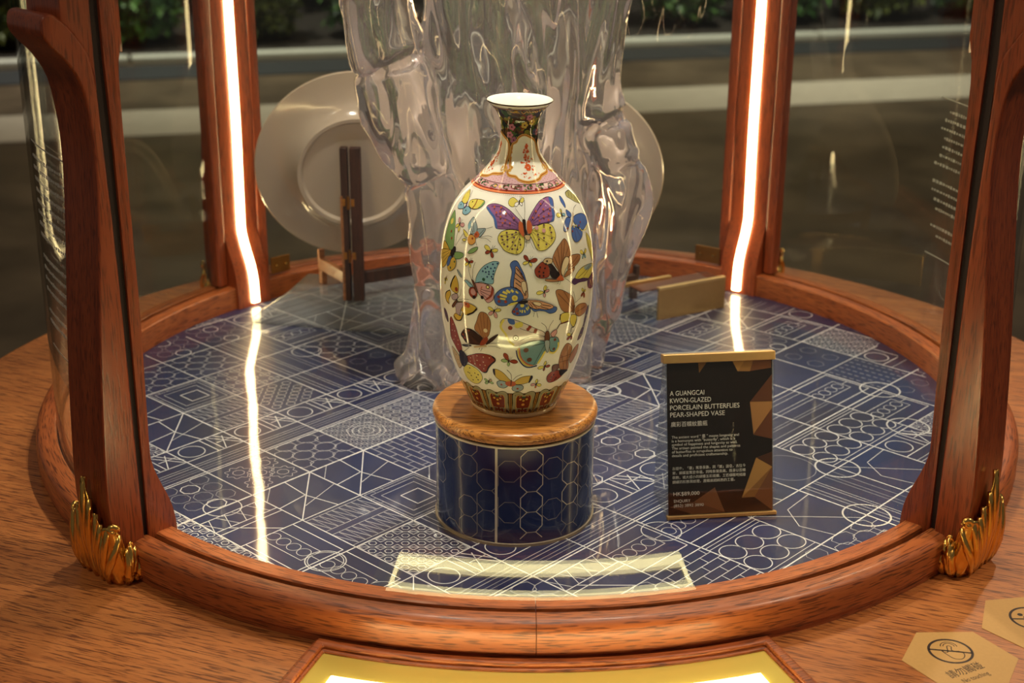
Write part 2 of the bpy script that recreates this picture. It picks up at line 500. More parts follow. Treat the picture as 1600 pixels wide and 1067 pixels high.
  ('s','nv',7,[-172,1337,-138,1346,-212,1312,-229,1298,-186,1304,-156,1312,-247,1275,-223,1271,-200,1277,-165,1286,-199,1259,-166,1263,-211,1237,-178,1242,-170,1227]),
  ('s','dg',13,[-238,1213]),
  ('p','pk',0,[-310,1165,-288,1179,-245,1182,-188,1175,-158,1148,-158,1076,-180,1047,-205,1038,-231,1065,-258,1082,-280,1109]),
  ('f','rd',0,[-173,1166,-160,1147,-166,1100,-195,1066,-221,1057,-186,1098,-177,1135]),
  ('l','dk',2,[-264,1122,-181,1093]),
  ('l','dk',2,[-259,1133,-177,1125]),
  ('l','dk',2,[-258,1107,-201,1070]),
  ('f','or',0,[-244,1156,-254,1134,-258,1107,-255,1149]),
  ('p','rd',0,[-354,1114,-331,1140,-297,1126,-285,1087,-306,1052,-335,1061,-353,1083]),
  ('f','pk',0,[-337,1118,-314,1128,-296,1100,-312,1076,-336,1087]),
  ('s','dk',14,[-244,1074,-309,1064]),
  ('s','dk',15,[-203,1160]),
  ('s','ye',10,[-203,1160]),
  ('s','wh',4,[-203,1160]),
  ('p','gb',0,[-481,1241,-443,1217,-427,1190,-456,1204]),
  ('p','lb',0,[-400,1176,-369,1178,-320,1147,-349,1136,-374,1156]),
  ('p','br',0,[-334,1196,-316,1189,-298,1157,-280,1109,-297,1116,-315,1154]),
  ('l','dk',3,[-334,1196,-354,1237,-370,1290]),
  ('l','dk',3,[-325,1203,-327,1273,-311,1334])]),
 ("bluepeach", [('p','bl',0,[-45,1342,-31,1367,-7,1376,13,1364,33,1325,57,1275,72,1225,82,1179,74,1108,55,1087,36,1139,16,1169,-12,1158,-36,1173,-40,1213,-33,1259,-31,1299]),
  ('p','pe',0,[-6,1329,9,1330,43,1275,62,1230,77,1210,87,1138,86,1092,55,1082,45,1118,16,1159,-12,1174,-15,1209,-11,1259,-5,1295]),
  ('p','pt',0,[39,1210,58,1222,72,1205,80,1148,74,1113,54,1139,42,1174]),
  ('l','dk',6,[-1,1322,43,1270]),
  ('l','br',7,[14,1310,60,1230]),
  ('l','dk',6,[-5,1285,48,1235]),
  ('l','dk',6,[-9,1244,34,1210]),
  ('l','dk',6,[-3,1210,35,1180]),
  ('l','dk',6,[-3,1174,35,1144]),
  ('l','br',9,[64,1108,73,1149]),
  ('p','bl',0,[-153,1081,-135,1125,-97,1159,-45,1175,2,1164,40,1134,55,1087,18,1057,-29,1055,-56,1033,-104,1024,-138,1037]),
  ('l','ye',18,[-92,1136,-58,1123]),
  ('l','ye',18,[-66,1151,-39,1132]),
  ('l','ye',18,[-33,1155,-16,1138]),
  ('l','ye',13,[0,1146,17,1128]),
  ('l','ye',18,[-113,1111,-62,1099]),
  ('l','ye',15,[-110,1083,-71,1080]),
  ('s','ye',23,[-6,1092]),
  ('s','oc',11,[-6,1092]),
  ('s','rd',12,[-116,1060,-69,1061,-119,1095]),
  ('f','ye',0,[-56,1036,-19,1056,18,1062,-5,1043,-33,1034]),
  ('p','bl',0,[104,1019,153,1000,197,1017,247,1017,296,1004,308,986,293,962,250,958,213,979,168,988,139,983,119,1000]),
  ('p','pe',0,[84,1072,122,1075,170,1067,221,1046,274,1018,270,998,223,993,172,1004,133,1007,99,1030]),
  ('p','pt',0,[122,1060,166,1057,186,1040,171,1025,137,1038]),
  ('l','dk',5,[191,1034,258,1015]),
  ('l','dk',5,[182,1019,238,997]),
  ('l','dk',4,[93,1061,123,1018]),
  ('l','br',5,[103,1066,152,1011]),
  ('p','bl',0,[-23,987,-4,1020,28,1057,75,1041,104,1008,100,971,67,957,20,954,-13,964]),
  ('s','ye',15,[47,1036]),
  ('l','ye',9,[31,1002,36,986]),
  ('l','ye',10,[48,1002,48,978]),
  ('l','ye',10,[64,1001,68,980]),
  ('l','ye',10,[75,1020,86,998]),
  ('l','ye',9,[87,1030,95,1009]),
  ('s','rd',11,[10,1009,-9,988,15,975]),
  ('p','dk',0,[18,1062,74,1077,84,1061,47,1049]),
  ('l','dk',3,[134,980,128,946]),
  ('l','dk',3,[151,979,160,936])]),
 ("yellowblack", [('p','oc',0,[-507,1185,-483,1171,-463,1129,-460,1078,-477,1052,-525,1054,-561,1080,-546,1127]),
  ('l','dk',12,[-507,1182,-538,1135,-557,1076]),
  ('s','rd',18,[-483,1082]),
  ('p','li',0,[-543,1012,-500,1043,-466,1045,-470,1012,-518,987]),
  ('p','oc',0,[-630,984,-599,1032,-559,1049,-551,1020,-582,968,-573,938,-614,946]),
  ('l','dk',7,[-560,1054,-616,1021,-636,982,-609,948,-578,937]),
  ('p','oc',0,[-494,973,-449,994,-402,1003,-329,1000,-284,977,-306,946,-359,908,-403,907,-429,927,-472,936]),
  ('l','dk',13,[-287,977,-318,938,-371,907]),
  ('s','or',21,[-389,988,-364,986]),
  ('s','dk',6,[-380,990]),
  ('p','li',0,[-494,968,-415,997,-409,970,-429,938,-453,877,-483,880,-487,932]),
  ('p','oc',0,[-517,858,-489,888,-438,881,-423,907,-410,905,-434,846,-496,832]),
  ('l','dk',9,[-516,864,-479,837,-435,850,-410,905]),
  ('p','br',0,[-467,1007,-471,985,-511,931,-532,935,-502,976]),
  ('l','dk',3,[-463,1014,-435,1053,-427,1102]),
  ('l','dk',3,[-449,1010,-401,1027,-352,1034])]),
 ("brown", [('p','tn',0,[-311,823,-290,876,-271,935,-248,956,-208,946,-182,895,-180,840,-198,768,-240,739,-280,774,-308,796]),
  ('l','br',3,[-239,746,-261,930]),
  ('l','br',3,[-225,756,-234,948]),
  ('l','br',3,[-252,758,-283,864]),
  ('l','br',3,[-208,766,-201,926]),
  ('s','pt',17,[-220,809]),
  ('p','dk',0,[-451,724,-404,783,-354,796,-309,785,-274,761,-247,738,-265,684,-335,669,-401,666,-428,694]),
  ('s','rd',9,[-427,730,-397,760,-413,706,-363,779]),
  ('f','rd',0,[-255,722,-211,759,-203,731,-229,691,-273,675]),
  ('p','dk',0,[-222,692,-185,748,-123,792,-146,754,-187,712]),
  ('p','dk',0,[-452,637,-385,656,-352,653,-407,632,-439,630]),
  ('l','ta',12,[-329,648,-244,673,-216,679]),
  ('l','dk',3,[-201,703,-147,714,-114,718]),
  ('l','dk',3,[-202,681,-148,685,-106,672]),
  ('l','dk',3,[-275,653,-284,637]),
  ('l','dk',3,[-253,657,-270,625])]),
 ("redspot", [('p','rd',0,[-577,818,-550,834,-508,770,-489,705,-465,619,-483,555,-520,543,-562,596,-605,653,-590,743]),
  ('p','rd',0,[-438,531,-374,567,-295,598,-221,605,-165,591,-150,563,-185,520,-218,485,-239,439,-280,434,-325,463,-400,489,-438,494]),
  ('l','dk',12,[-179,593,-153,563,-192,519,-218,485,-242,442,-272,435]),
  ('l','dk',7,[-577,818,-590,743,-605,653]),
  ('s','pt',5,[-380,540,-317,533,-253,576,-201,578,-392,507,-345,496,-258,530,-294,497,-246,503,-262,469,-311,575,-540,781,-527,729,-525,687,-499,659,-507,621,-559,647,-563,724]),
  ('p','ye',0,[-499,416,-436,465,-377,466,-328,447,-293,408,-299,360,-353,313,-419,303,-480,322,-509,367]),
  ('s','dk',6,[-413,441,-451,392,-416,371,-431,390,-365,407,-356,370,-407,334,-343,350,-331,400]),
  ('p','ta',0,[-618,569,-557,546,-512,502,-511,442,-580,390,-610,440,-626,494]),
  ('s','dk',4,[-571,512,-562,471,-560,434]),
  ('p','dk',0,[-502,564,-456,578,-417,537,-431,481,-491,433,-524,468]),
  ('l','dk',3,[-452,571,-371,638])]),
 ("whiteteal", [('p','pw',0,[-107,876,-80,923,-13,920,66,890,135,852,222,802,226,738,140,740,53,707,3,696,-36,735,-73,803]),
  ('l','ye',18,[-80,917,-104,856,-67,796,-42,741,-4,707]),
  ('f','bl',0,[-53,922,-10,920,-1,886,-19,879,-43,888]),
  ('s','ye',24,[18,873,36,880]),
  ('s','rd',18,[-34,851]),
  ('s','br',25,[7,768]),
  ('s','wh',16,[7,768]),
  ('s','br',8,[7,768]),
  ('s','rd',14,[107,858,95,841,152,830,148,813]),
  ('l','dk',2,[223,771,36,849]),
  ('l','dk',2,[224,767,113,777,39,744]),
  ('p','tl',0,[34,693,71,721,140,740,220,732,242,656,219,601,191,544,143,529,86,551,50,613]),
  ('l','nv',10,[13,664,27,598,74,529,123,510,186,521]),
  ('l','ye',10,[23,678,40,598,83,540,130,521]),
  ('l','or',10,[34,686,49,605,96,547,150,526]),
  ('l','ye',17,[240,642,214,586,191,540]),
  ('s','br',20,[87,666,118,580]),
  ('l','dk',2,[228,716,92,692]),
  ('l','dk',2,[230,701,157,532]),
  ('p','tl',0,[263,747,302,755,337,741,357,686,341,639,296,633,273,666]),
  ('l','ye',16,[347,703,350,659,321,617,277,629]),
  ('s','br',13,[312,732,312,652]),
  ('p','pk',0,[270,788,311,817,321,787,294,756]),
  ('p','br',0,[228,808,252,809,264,740,226,738]),
  ('p','gb',0,[227,734,265,729,267,652,255,632,237,671]),
  ('l','dk',3,[237,821,224,858,190,889]),
  ('l','dk',3,[247,820,258,860,282,898])]),
 ("oliveback", [('p','oc',0,[-178,476,-141,481,-92,455,-50,410,-28,380,-81,369,-133,387,-168,422]),
  ('f','dk',0,[-181,477,-163,479,-164,422,-178,437]),
  ('p','oc',0,[9,381,66,421,131,430,162,419,144,377,85,356,17,353]),
  ('f','dk',0,[144,430,163,419,145,371,129,368]),
  ('p','gb',0,[-155,361,-118,381,-66,370,-51,339,-91,312,-139,319]),
  ('p','gb',0,[-17,316,10,349,79,340,82,303,35,283,-5,291]),
  ('f','or',0,[-58,378,1,381,17,349,-21,332,-59,338,-78,361]),
  ('s','rd',9,[-113,346,34,313]),
  ('l','br',9,[-21,396,-28,340]),
  ('l','dk',3,[-21,404,-28,451,-59,488]),
  ('l','dk',3,[-6,397,22,429,68,448])]),
 ("swallowtail", [('p','tn',0,[298,1124,337,1131,399,1097,456,1048,480,978,471,934,407,931,352,970,318,1049]),
  ('p','tn',0,[489,948,542,970,629,949,668,904,624,871,541,868,492,910]),
  ('l','br',4,[464,945,317,1103]),
  ('l','br',4,[463,964,367,1112]),
  ('l','br',4,[505,916,632,925]),
  ('p','ye',0,[353,933,406,936,442,913,425,861,371,855,347,888]),
  ('l','dk',9,[345,934,341,889]),
  ('l','br',12,[350,854,392,859,431,860]),
  ('l','dk',7,[345,855,323,815]),
  ('p','ye',0,[443,904,502,889,512,829,483,799,445,847]),
  ('l','dk',7,[514,857,496,800,465,794,464,756]),
  ('l','dk',4,[437,905,425,861]),
  ('l','br',16,[474,979,466,917]),
  ('l','dk',3,[479,997,552,1023]),
  ('l','dk',3,[483,996,468,1063,456,1093])]),
 ("redbrown", [('p','tn',0,[400,483,393,577,419,650,460,665,526,602,514,514,548,412,452,429]),
  ('p','tn',0,[519,523,553,594,616,613,623,531,565,459]),
  ('l','br',4,[480,432,407,574]),
  ('l','br',4,[517,422,449,653]),
  ('l','br',4,[519,503,398,515]),
  ('l','br',4,[514,555,399,555]),
  ('p','rd',0,[297,400,344,444,422,437,486,420,479,369,390,338,323,347]),
  ('f','dk',0,[422,437,540,409,517,390,461,374]),
  ('p','br',0,[331,499,390,496,403,452,344,444]),
  ('s','dk',6,[347,390,367,407,405,372,342,364,397,358])]),
 ("darkedge", [('p','pb',0,[690,915,703,873,670,789,650,680,582,654,594,718,631,774,646,864]),
  ('s','ye',5,[666,838,638,752,625,689])]),
 ("leftedge", [('p','pb',0,[-683,865,-639,867,-610,821,-619,772,-661,803])]),
 ("small", [('m','k',0,[-541,1568]),
  ('m','pk',0,[-578,1611]),
  ('m','pk',0,[-480,1573]),
  ('m','ye',0,[-587,1540]),
  ('m','ye',0,[-528,1514])]),
 ("small", [('m','k',0,[-193,1434]),
  ('m','ye',0,[-250,1466]),
  ('m','ye',0,[-140,1445]),
  ('m','rd',0,[-238,1412]),
  ('m','rd',0,[-176,1385])]),
 ("small", [('m','k',0,[-369,1318]),
  ('m','rd',0,[-415,1343]),
  ('m','rd',0,[-332,1336]),
  ('m','ye',0,[-405,1290]),
  ('m','ye',0,[-351,1284])]),
 ("small", [('m','k',0,[93,1368]),
  ('m','rd',0,[56,1415]),
  ('m','rd',0,[155,1382]),
  ('m','ye',0,[47,1352]),
  ('m','ye',0,[112,1333])]),
 ("small", [('m','k',0,[207,1130]),
  ('m','ye',0,[219,1180]),
  ('m','ye',0,[148,1125]),
  ('m','pk',0,[245,1141]),
  ('m','pk',0,[210,1089])]),
 ("small", [('m','k',0,[-152,977]),
  ('m','ye',0,[-199,1002]),
  ('m','ye',0,[-103,995]),
  ('m','pk',0,[-194,942]),
  ('m','pk',0,[-134,923])]),
 ("small", [('m','k',0,[-44,566]),
  ('m','rd',0,[-80,634]),
  ('m','rd',0,[26,560]),
  ('m','lg',0,[-105,568]),
  ('m','lg',0,[-48,520])]),
 ("small", [('m','k',0,[-232,354]),
  ('m','lg',0,[-275,373]),
  ('m','lg',0,[-188,345]),
  ('m','lg',0,[-274,330]),
  ('m','ta',0,[-200,379])]),
 ("small", [('m','k',0,[256,501]),
  ('m','ye',0,[260,550]),
  ('m','ye',0,[197,494]),
  ('m','rd',0,[308,500]),
  ('m','rd',0,[254,463])]),
 ("small", [('m','k',0,[205,343]),
  ('m','ye',0,[205,391]),
  ('m','ye',0,[259,324]),
  ('m','pk',0,[152,344]),
  ('m','or',0,[203,307])]),
 ("small", [('m','k',0,[428,1670]),
  ('m','ye',0,[440,1710]),
  ('m','ye',0,[368,1674]),
  ('m','lb',0,[419,1641]),
  ('m','lb',0,[469,1667])]),
 ("small", [('m','k',0,[604,1350]),
  ('m','ye',0,[554,1384]),
  ('m','ye',0,[652,1374]),
  ('m','lb',0,[575,1320]),
  ('m','lb',0,[628,1314])]),
 ("small", [('m','k',0,[590,1054]),
  ('m','ye',0,[562,1089]),
  ('m','ye',0,[625,1061]),
  ('m','rd',0,[552,1028]),
  ('m','rd',0,[600,1004])]),
 ("small", [('m','k',0,[477,728]),
  ('m','ye',0,[428,751]),
  ('m','ye',0,[490,746]),
  ('m','rd',0,[433,701]),
  ('m','rd',0,[487,687])]),
 ("small", [('m','k',0,[17,1772]),
  ('m','ye',0,[-97,1773]),
  ('m','ye',0,[69,1795]),
  ('m','wh',0,[-30,1753]),
  ('m','wh',0,[49,1756])]),
 ("small", [('m','k',0,[-632,1116]),
  ('m','ye',0,[-604,1125]),
  ('m','ye',0,[-663,1112]),
  ('m','ye',0,[-647,1075]),
  ('m','oc',0,[-622,1141])]),
]

# ------------------------------------------------------------------ lobby behind the showcase
ZF = -0.85          # lobby floor level
ZT = -0.0064        # top of the table
def floor_material():
    t = NT('lobby_stone_floor')
    b = t.n('ShaderNodeBsdfPrincipled')
    tc = t.n('ShaderNodeTexCoord'); ns = t.n('ShaderNodeTexNoise')
    ns.inputs['Scale'].default_value = 3.0; ns.inputs['Detail'].default_value = 6
    t.l(tc.outputs['Object'], ns.inputs['Vector'])
    t.l(t.ramp(ns.outputs[0], [(0.3, srgb(58, 46, 34)), (0.7, srgb(92, 76, 58))]), b.inputs['Base Color'])
    b.inputs['Roughness'].default_value = 0.35
    t.l(b.outputs[0], t.out.inputs[0])
    return t.m
fl = box('floor', (0, 5.0, ZF - 0.05), (14, 16, 0.1), floor_material())
tag(fl, 'dark polished brown stone lobby floor behind the showcase', 'floor', kind='structure')
stone = plain('pale_stone', srgb(150, 138, 120), 0.5, 0, 0, 0.5, 0.15, 12)
GA = math.atan2(7.51 - 6.644, 1.41 + 1.853)          # the planting runs slightly away to the right
def lobby_frame(s, d, z):      # s along the planter, d behind its kerb
    o = Vector((-0.2, 7.08, 0)); e = Vector((math.cos(GA), math.sin(GA), 0)); n = Vector((-e.y, e.x, 0))
    p = o + e * s + n * d
    return Vector((p.x, p.y, z))
def lobby_box(name, s0, s1, d0, d1, z0, z1, mat, parent=None, bev=0.0):
    bm = bmesh.new()
    v = [bm.verts.new(lobby_frame(s, d, z)) for s in (s0, s1) for d in (d0, d1) for z in (z0, z1)]
    for f in ((0, 1, 3, 2), (4, 6, 7, 5), (0, 4, 5, 1), (2, 3, 7, 6), (0, 2, 6, 4), (1, 5, 7, 3)): bm.faces.new([v[i] for i in f])
    bmesh.ops.recalc_face_normals(bm, faces=bm.faces)
    o = from_bm(name, bm, mat, parent)
    if bev: bevel(o, bev)
    return o
tag(lobby_box('trim_1', -6, 6, -1.76, -1.22, ZF, ZF + 0.004, stone), 'pale stone band laid across the dark lobby floor', 'floor band', kind='structure')
tag(lobby_box('shadow_strip', -6, 6, -0.45, -0.05, ZF, ZF + 0.006, plain('kerb_shadow', srgb(14, 13, 12), 0.7)), 'black strip standing in for the shadow in front of the planter kerb', 'floor band', kind='structure')  # shadow below the kerb, laid as a black strip
wb = lobby_box('wall_back', -7, 7, 2.6, 2.75, ZF, 3.2, plain('dark_wall', srgb(40, 38, 30), 0.8))
tag(wb, 'dark lobby wall behind the planting', 'wall', kind='structure')
pl = empty('planter', lobby_frame(0, 0, ZF))
tag(pl, 'long low planter with pale kerb and dark soil behind the showcase', 'planter')
def child(o, root):
    bpy.context.view_layer.update()
    o.parent = root
    o.matrix_parent_inverse = root.matrix_world.inverted()
    return o
for k in range(6):
    child(lobby_box('kerb_stone', -6 + 2 * k + 0.006, -4 + 2 * k - 0.006, 0, 0.09, ZF, ZF + 0.045, plain('kerb_stone', srgb(164, 160, 146), 0.5, 0, 0, 0.5, 0.1, 20), None, 0.01), pl)
child(lobby_box('soil', -6, 6, 0.09, 2.5, ZF, ZF + 0.043, plain('soil', srgb(34, 26, 18), 0.95, 0, 0, 0.3, 0.4, 40, 0.5)), pl)

def leaf_material(name, a, b_):
    t = NT(name)
    b = t.n('ShaderNodeBsdfPrincipled')
    at = t.n('ShaderNodeAttribute', attribute_name='Tint')
    t.l(t.mix(at.outputs['Fac'], a, b_), b.inputs['Base Color'])
    b.inputs['Roughness'].default_value = 0.45
    t.l(b.outputs[0], t.out.inputs[0])
    return t.m
LEAF = [leaf_material('leaf_deep', srgb(30, 52, 24), srgb(74, 104, 44)), leaf_material('leaf_olive', srgb(48, 56, 22), srgb(116, 122, 52)), leaf_material('leaf_fresh', srgb(36, 70, 28), srgb(92, 134, 58))]
BARK = plain('bark', srgb(70, 52, 36), 0.9, 0, 0, 0.3, 0.3, 60)
def shrub(name, label, s, d, hgt, wid, mat, seed, leaf=0.05, count=900, stems=5):
    rng = random.Random(seed)
    root = empty(name, lobby_frame(s, d, ZF + 0.046))
    tag(root, label, 'shrub', 'shrubs in the planter')
    bm = bmesh.new()
    for k in range(stems):
        a = rng.uniform(0, 2 * PI); tip = Vector((math.cos(a) * wid * 0.3, math.sin(a) * wid * 0.3, hgt * rng.uniform(0.6, 0.95)))
        tube_bm(bm, [(0.03 * math.cos(a), 0.03 * math.sin(a), 0), tuple(tip * 0.5 + Vector((0, 0, 0.05))), tuple(tip)], [0.014, 0.009, 0.004], 6)
    from_bm('stem', bm, BARK, root)
    bm = bmesh.new()
    vals = []
    for k in range(count):
        a = rng.uniform(0, 2 * PI); u = rng.random() ** 0.5; h = 0.06 + 0.94 * rng.random() ** 1.25
        rad = wid * 0.5 * u * (0.78 + 0.3 * math.sin(h * 2.6))
        c = Vector((math.cos(a) * rad, math.sin(a) * rad, max(leaf * 1.75, h * hgt)))
        R3 = Matrix.Rotation(rng.uniform(0, 2 * PI), 3, 'Z') @ Matrix.Rotation(rng.uniform(-1.1, 0.9), 3, 'X') @ Matrix.Rotation(rng.uniform(-0.6, 0.6), 3, 'Y')
        L = leaf * rng.uniform(0.7, 1.4); W = L * 0.36
        q = [bm.verts.new(c + R3 @ Vector(p)) for p in ((0, 0, 0), (W, L * 0.45, W * 0.3), (0, L * 1.1, -W * 0.4), (-W, L * 0.45, W * 0.3), (0, L * 0.5, -W * 0.1))]
        t = rng.random()
        for f in ((0, 1, 4), (1, 2, 4), (2, 3, 4), (3, 0, 4)):
            bm.faces.new([q[i] for i in f]); vals.append(t)
    o = from_bm('foliage', bm, mat, root)
    at = o.data.attributes.new('Tint', 'FLOAT', 'FACE')
    at.data.foreach_set('value', vals)
    tag(o, kind='stuff')
    return root
SHRUBS = [
    ('dark leafy shrub at the far left end behind the planter kerb', -3.25, 0.95, 0), ('olive green shrub seen left of the left front post', -2.6, 0.8, 1), ('broad fresh green shrub seen right of the left front post', -1.95, 0.75, 2),
    ('olive low shrub seen beside the left rear light strip', -1.3, 0.6, 1), ('dark green shrub behind the plate and the top left of the crystal', -0.65, 0.9, 0),
    ('olive shrub hidden behind the crystal left half', 0.0, 0.75, 1), ('fresh green shrub behind the crystal right half', 0.65, 0.8, 2), ('dark shrub between the crystal and the right rear post', 1.3, 0.85, 0),
    ('bright green shrub seen right of the right rear light strip', 1.95, 0.8, 2), ('olive shrub behind the middle of the right side pane', 2.6, 0.75, 1), ('dark leafy shrub at the far right end of the planter', 3.25, 0.9, 0)]
for k, (lb, s, hg, mi) in enumerate(SHRUBS):
    shrub('leafy_shrub', lb, s, 0.46, hg, 0.54, LEAF[mi], 40 + k, 0.055, 1300)
# taller row of stems further back
for k in range(6):
    shrub('tall_shrub', ('tall dark shrub in the back row of the planter, ' + ['leftmost', 'second from left', 'third from left', 'third from right', 'second from right', 'rightmost'][k]), -3.25 + 1.3 * k, 1.75, 1.7, 0.95, LEAF[(k * 2) % 3], 90 + k, 0.09, 1000, 6)

# ------------------------------------------------------------------ round oak table
TC = Vector((0.010, -0.030, 0)); TR = 0.592
table = empty('display_table', (TC.x, TC.y, ZF))
tag(table, 'round oak table with a recessed glowing light box under the showcase', 'table')
bm = lathe_bm([(0.0, ZT - ZF - 0.0), (TR - 0.012, ZT - ZF), (TR - 0.004, ZT - ZF - 0.003), (TR, ZT - ZF - 0.012), (TR, ZT - ZF - 0.05), (TR - 0.02, ZT - ZF - 0.06), (0.0, ZT - ZF - 0.06)], 160)
top = from_bm('tabletop', bm, MT['table_oak'], table)
bevel(top, 0.001, 1, 30)
bm = lathe_bm([(0.0, ZT - ZF - 0.06), (0.40, ZT - ZF - 0.06), (0.40, ZT - ZF - 0.2), (0.34, 0.30), (0.36, 0.06), (0.44, 0.05), (0.44, 0.0), (0.0, 0.0)], 72)
bevel(from_bm('pedestal', bm, MT['red_oak'], table), 0.004)
# light box: sector-shaped moulding against the showcase, gilt bezel, lit channel round the rim
def sector_frame(name, ra, rb, aa, ab, z0, z1, mat, parent, inset, n=40):
    """closed frame following a ring sector (outer) with a smaller sector cut out of it"""
    def loop(r0, r1, a0, a1):
        pts = [(r0 * math.cos(a0 + (a1 - a0) * i / n), r0 * math.sin(a0 + (a1 - a0) * i / n)) for i in range(n + 1)]
        pts += [(r1 * math.cos(a1 - (a1 - a0) * i / n), r1 * math.sin(a1 - (a1 - a0) * i / n)) for i in range(n + 1)]
        return pts
    da = inset / ((ra + rb) / 2)
    A = loop(ra, rb, aa, ab); B = loop(ra + inset, rb - inset, aa + da, ab - da)
    bm = bmesh.new()
    oz = Vector((-TC.x, -TC.y, -ZF))
    rows = [[bm.verts.new(Vector((x, y, z)) + oz) for x, y in L] for L, z in ((A, z0), (A, z1), (B, z1), (B, z0))]
    m = len(A)
    for k in range(4):
        r0, r1 = rows[k], rows[(k + 1) % 4]
        for i in range(m): bm.faces.new((r0[i], r0[(i + 1) % m], r1[(i + 1) % m], r1[i]))
    bmesh.ops.recalc_face_normals(bm, faces=bm.faces)
    o = from_bm(name, bm, mat, parent)
    return o
A0, A1 = math.radians(-108.6), math.radians(-67.6)
RB = 0.572
fr = sector_frame('light_box_frame', 0.4598, RB, A0, A1, ZT, ZT + 0.004, MT['ring_oak'], table, 0.013); bevel(fr, 0.0012)
f2 = sector_frame('moulding', 0.4625, RB - 0.003, A0 + 0.007, A1 - 0.007, ZT + 0.0035, ZT + 0.0075, MT['ring_oak'], fr, 0.0075); bevel(f2, 0.0018, 3)
gb = sector_frame('gilt_bezel', 0.4715, RB - 0.012, A0 + 0.025, A1 - 0.025, ZT, ZT + 0.002, plain('gilt_sheet', srgb(222, 198, 92), 0.3, 0.35), table, 0.0265)
LED_BOX = emit('light_box_led', (1.0, 0.84, 0.40, 1), 14.0)
for nm, ra, rb, aa, ab in (('light_channel', 0.4985, 0.5080, A0 + 0.060, A1 - 0.060), ('light_channel', RB - 0.036, RB - 0.018, A0 + 0.060, A1 - 0.060), ('light_channel', 0.5081, RB - 0.0361, A0 + 0.060, A0 + 0.068), ('light_channel', 0.5081, RB - 0.0361, A1 - 0.068, A1 - 0.060)):
    bm = lathe_bm([(ra, ZT - ZF), (rb, ZT - ZF), (rb, ZT - ZF + 0.0032), (ra, ZT - ZF + 0.0032)], 40 if ab - aa > 0.1 else 2, aa, ab, True)
    bmesh.ops.translate(bm, verts=bm.verts, vec=(-TC.x, -TC.y, 0))
    from_bm(nm, bm, LED_BOX, table)
sector_frame('light_box_panel', 0.5095, RB - 0.0375, A0 + 0.072, A1 - 0.072, ZT, ZT + 0.0012, MT['tan_wood'], table, 0.0115)

# ------------------------------------------------------------------ showcase: rails, posts, panes
case = empty('display_case', (0, 0, ZT))
tag(case, 'round glass showcase with four red oak posts and lit inner strips', 'showcase')
Z0 = -ZT      # inner floor level in the case's own frame
HR = 0.0244
POSTS = [-133.6, -41.6, 53.2, 139.1]
ring_prof = [(0.4200, -0.004), (0.4200, HR - 0.0012), (0.4212, HR), (0.4340, HR), (0.4352, HR - 0.0012), (0.4356, HR - 0.008), (0.4402, HR - 0.008), (0.4406, HR - 0.0012), (0.4418, HR),
             (0.4500, HR), (0.4540, HR - 0.0009), (0.4570, HR - 0.0030), (0.4583, HR - 0.0056), (0.4588, HR - 0.0090), (0.4588, 0.0005), (0.4576, -0.0005), (0.4570, -0.0064), (0.44, -0.0064)]
def rail(a0, a1, nm='bottom_rail'):
    bm = lathe_bm([(r, z + Z0) for r, z in ring_prof], max(8, int(abs(a1 - a0) / 1.5)), math.radians(a0), math.radians(a1), True)
    o = from_bm(nm, bm, MT['ring_oak'], case)
    o.data.polygons.foreach_set('use_smooth', [True] * len(o.data.polygons))
    m = o.modifiers.new('e', 'EDGE_SPLIT'); m.split_angle = math.radians(40)
    return o
cuts = [POSTS[0], -88.9, POSTS[1], POSTS[2], POSTS[3], POSTS[0] + 360]
for a, b in zip(cuts[:-1], cuts[1:]): rail(a + 0.03, b - 0.03)
# case floor sits on a base plate
fb = from_bm('base_plate', lathe_bm([(0.0, 0.0), (0.4405, 0.0), (0.4405, Z0 - 0.0045), (0.0, Z0 - 0.0045)], 96), MT['groove'], case)
# channel lining under the panes
from_bm('pane_channel', lathe_bm([(0.4356, Z0 + HR - 0.0079), (0.4402, Z0 + HR - 0.0079)], 160), MT['groove'], case)

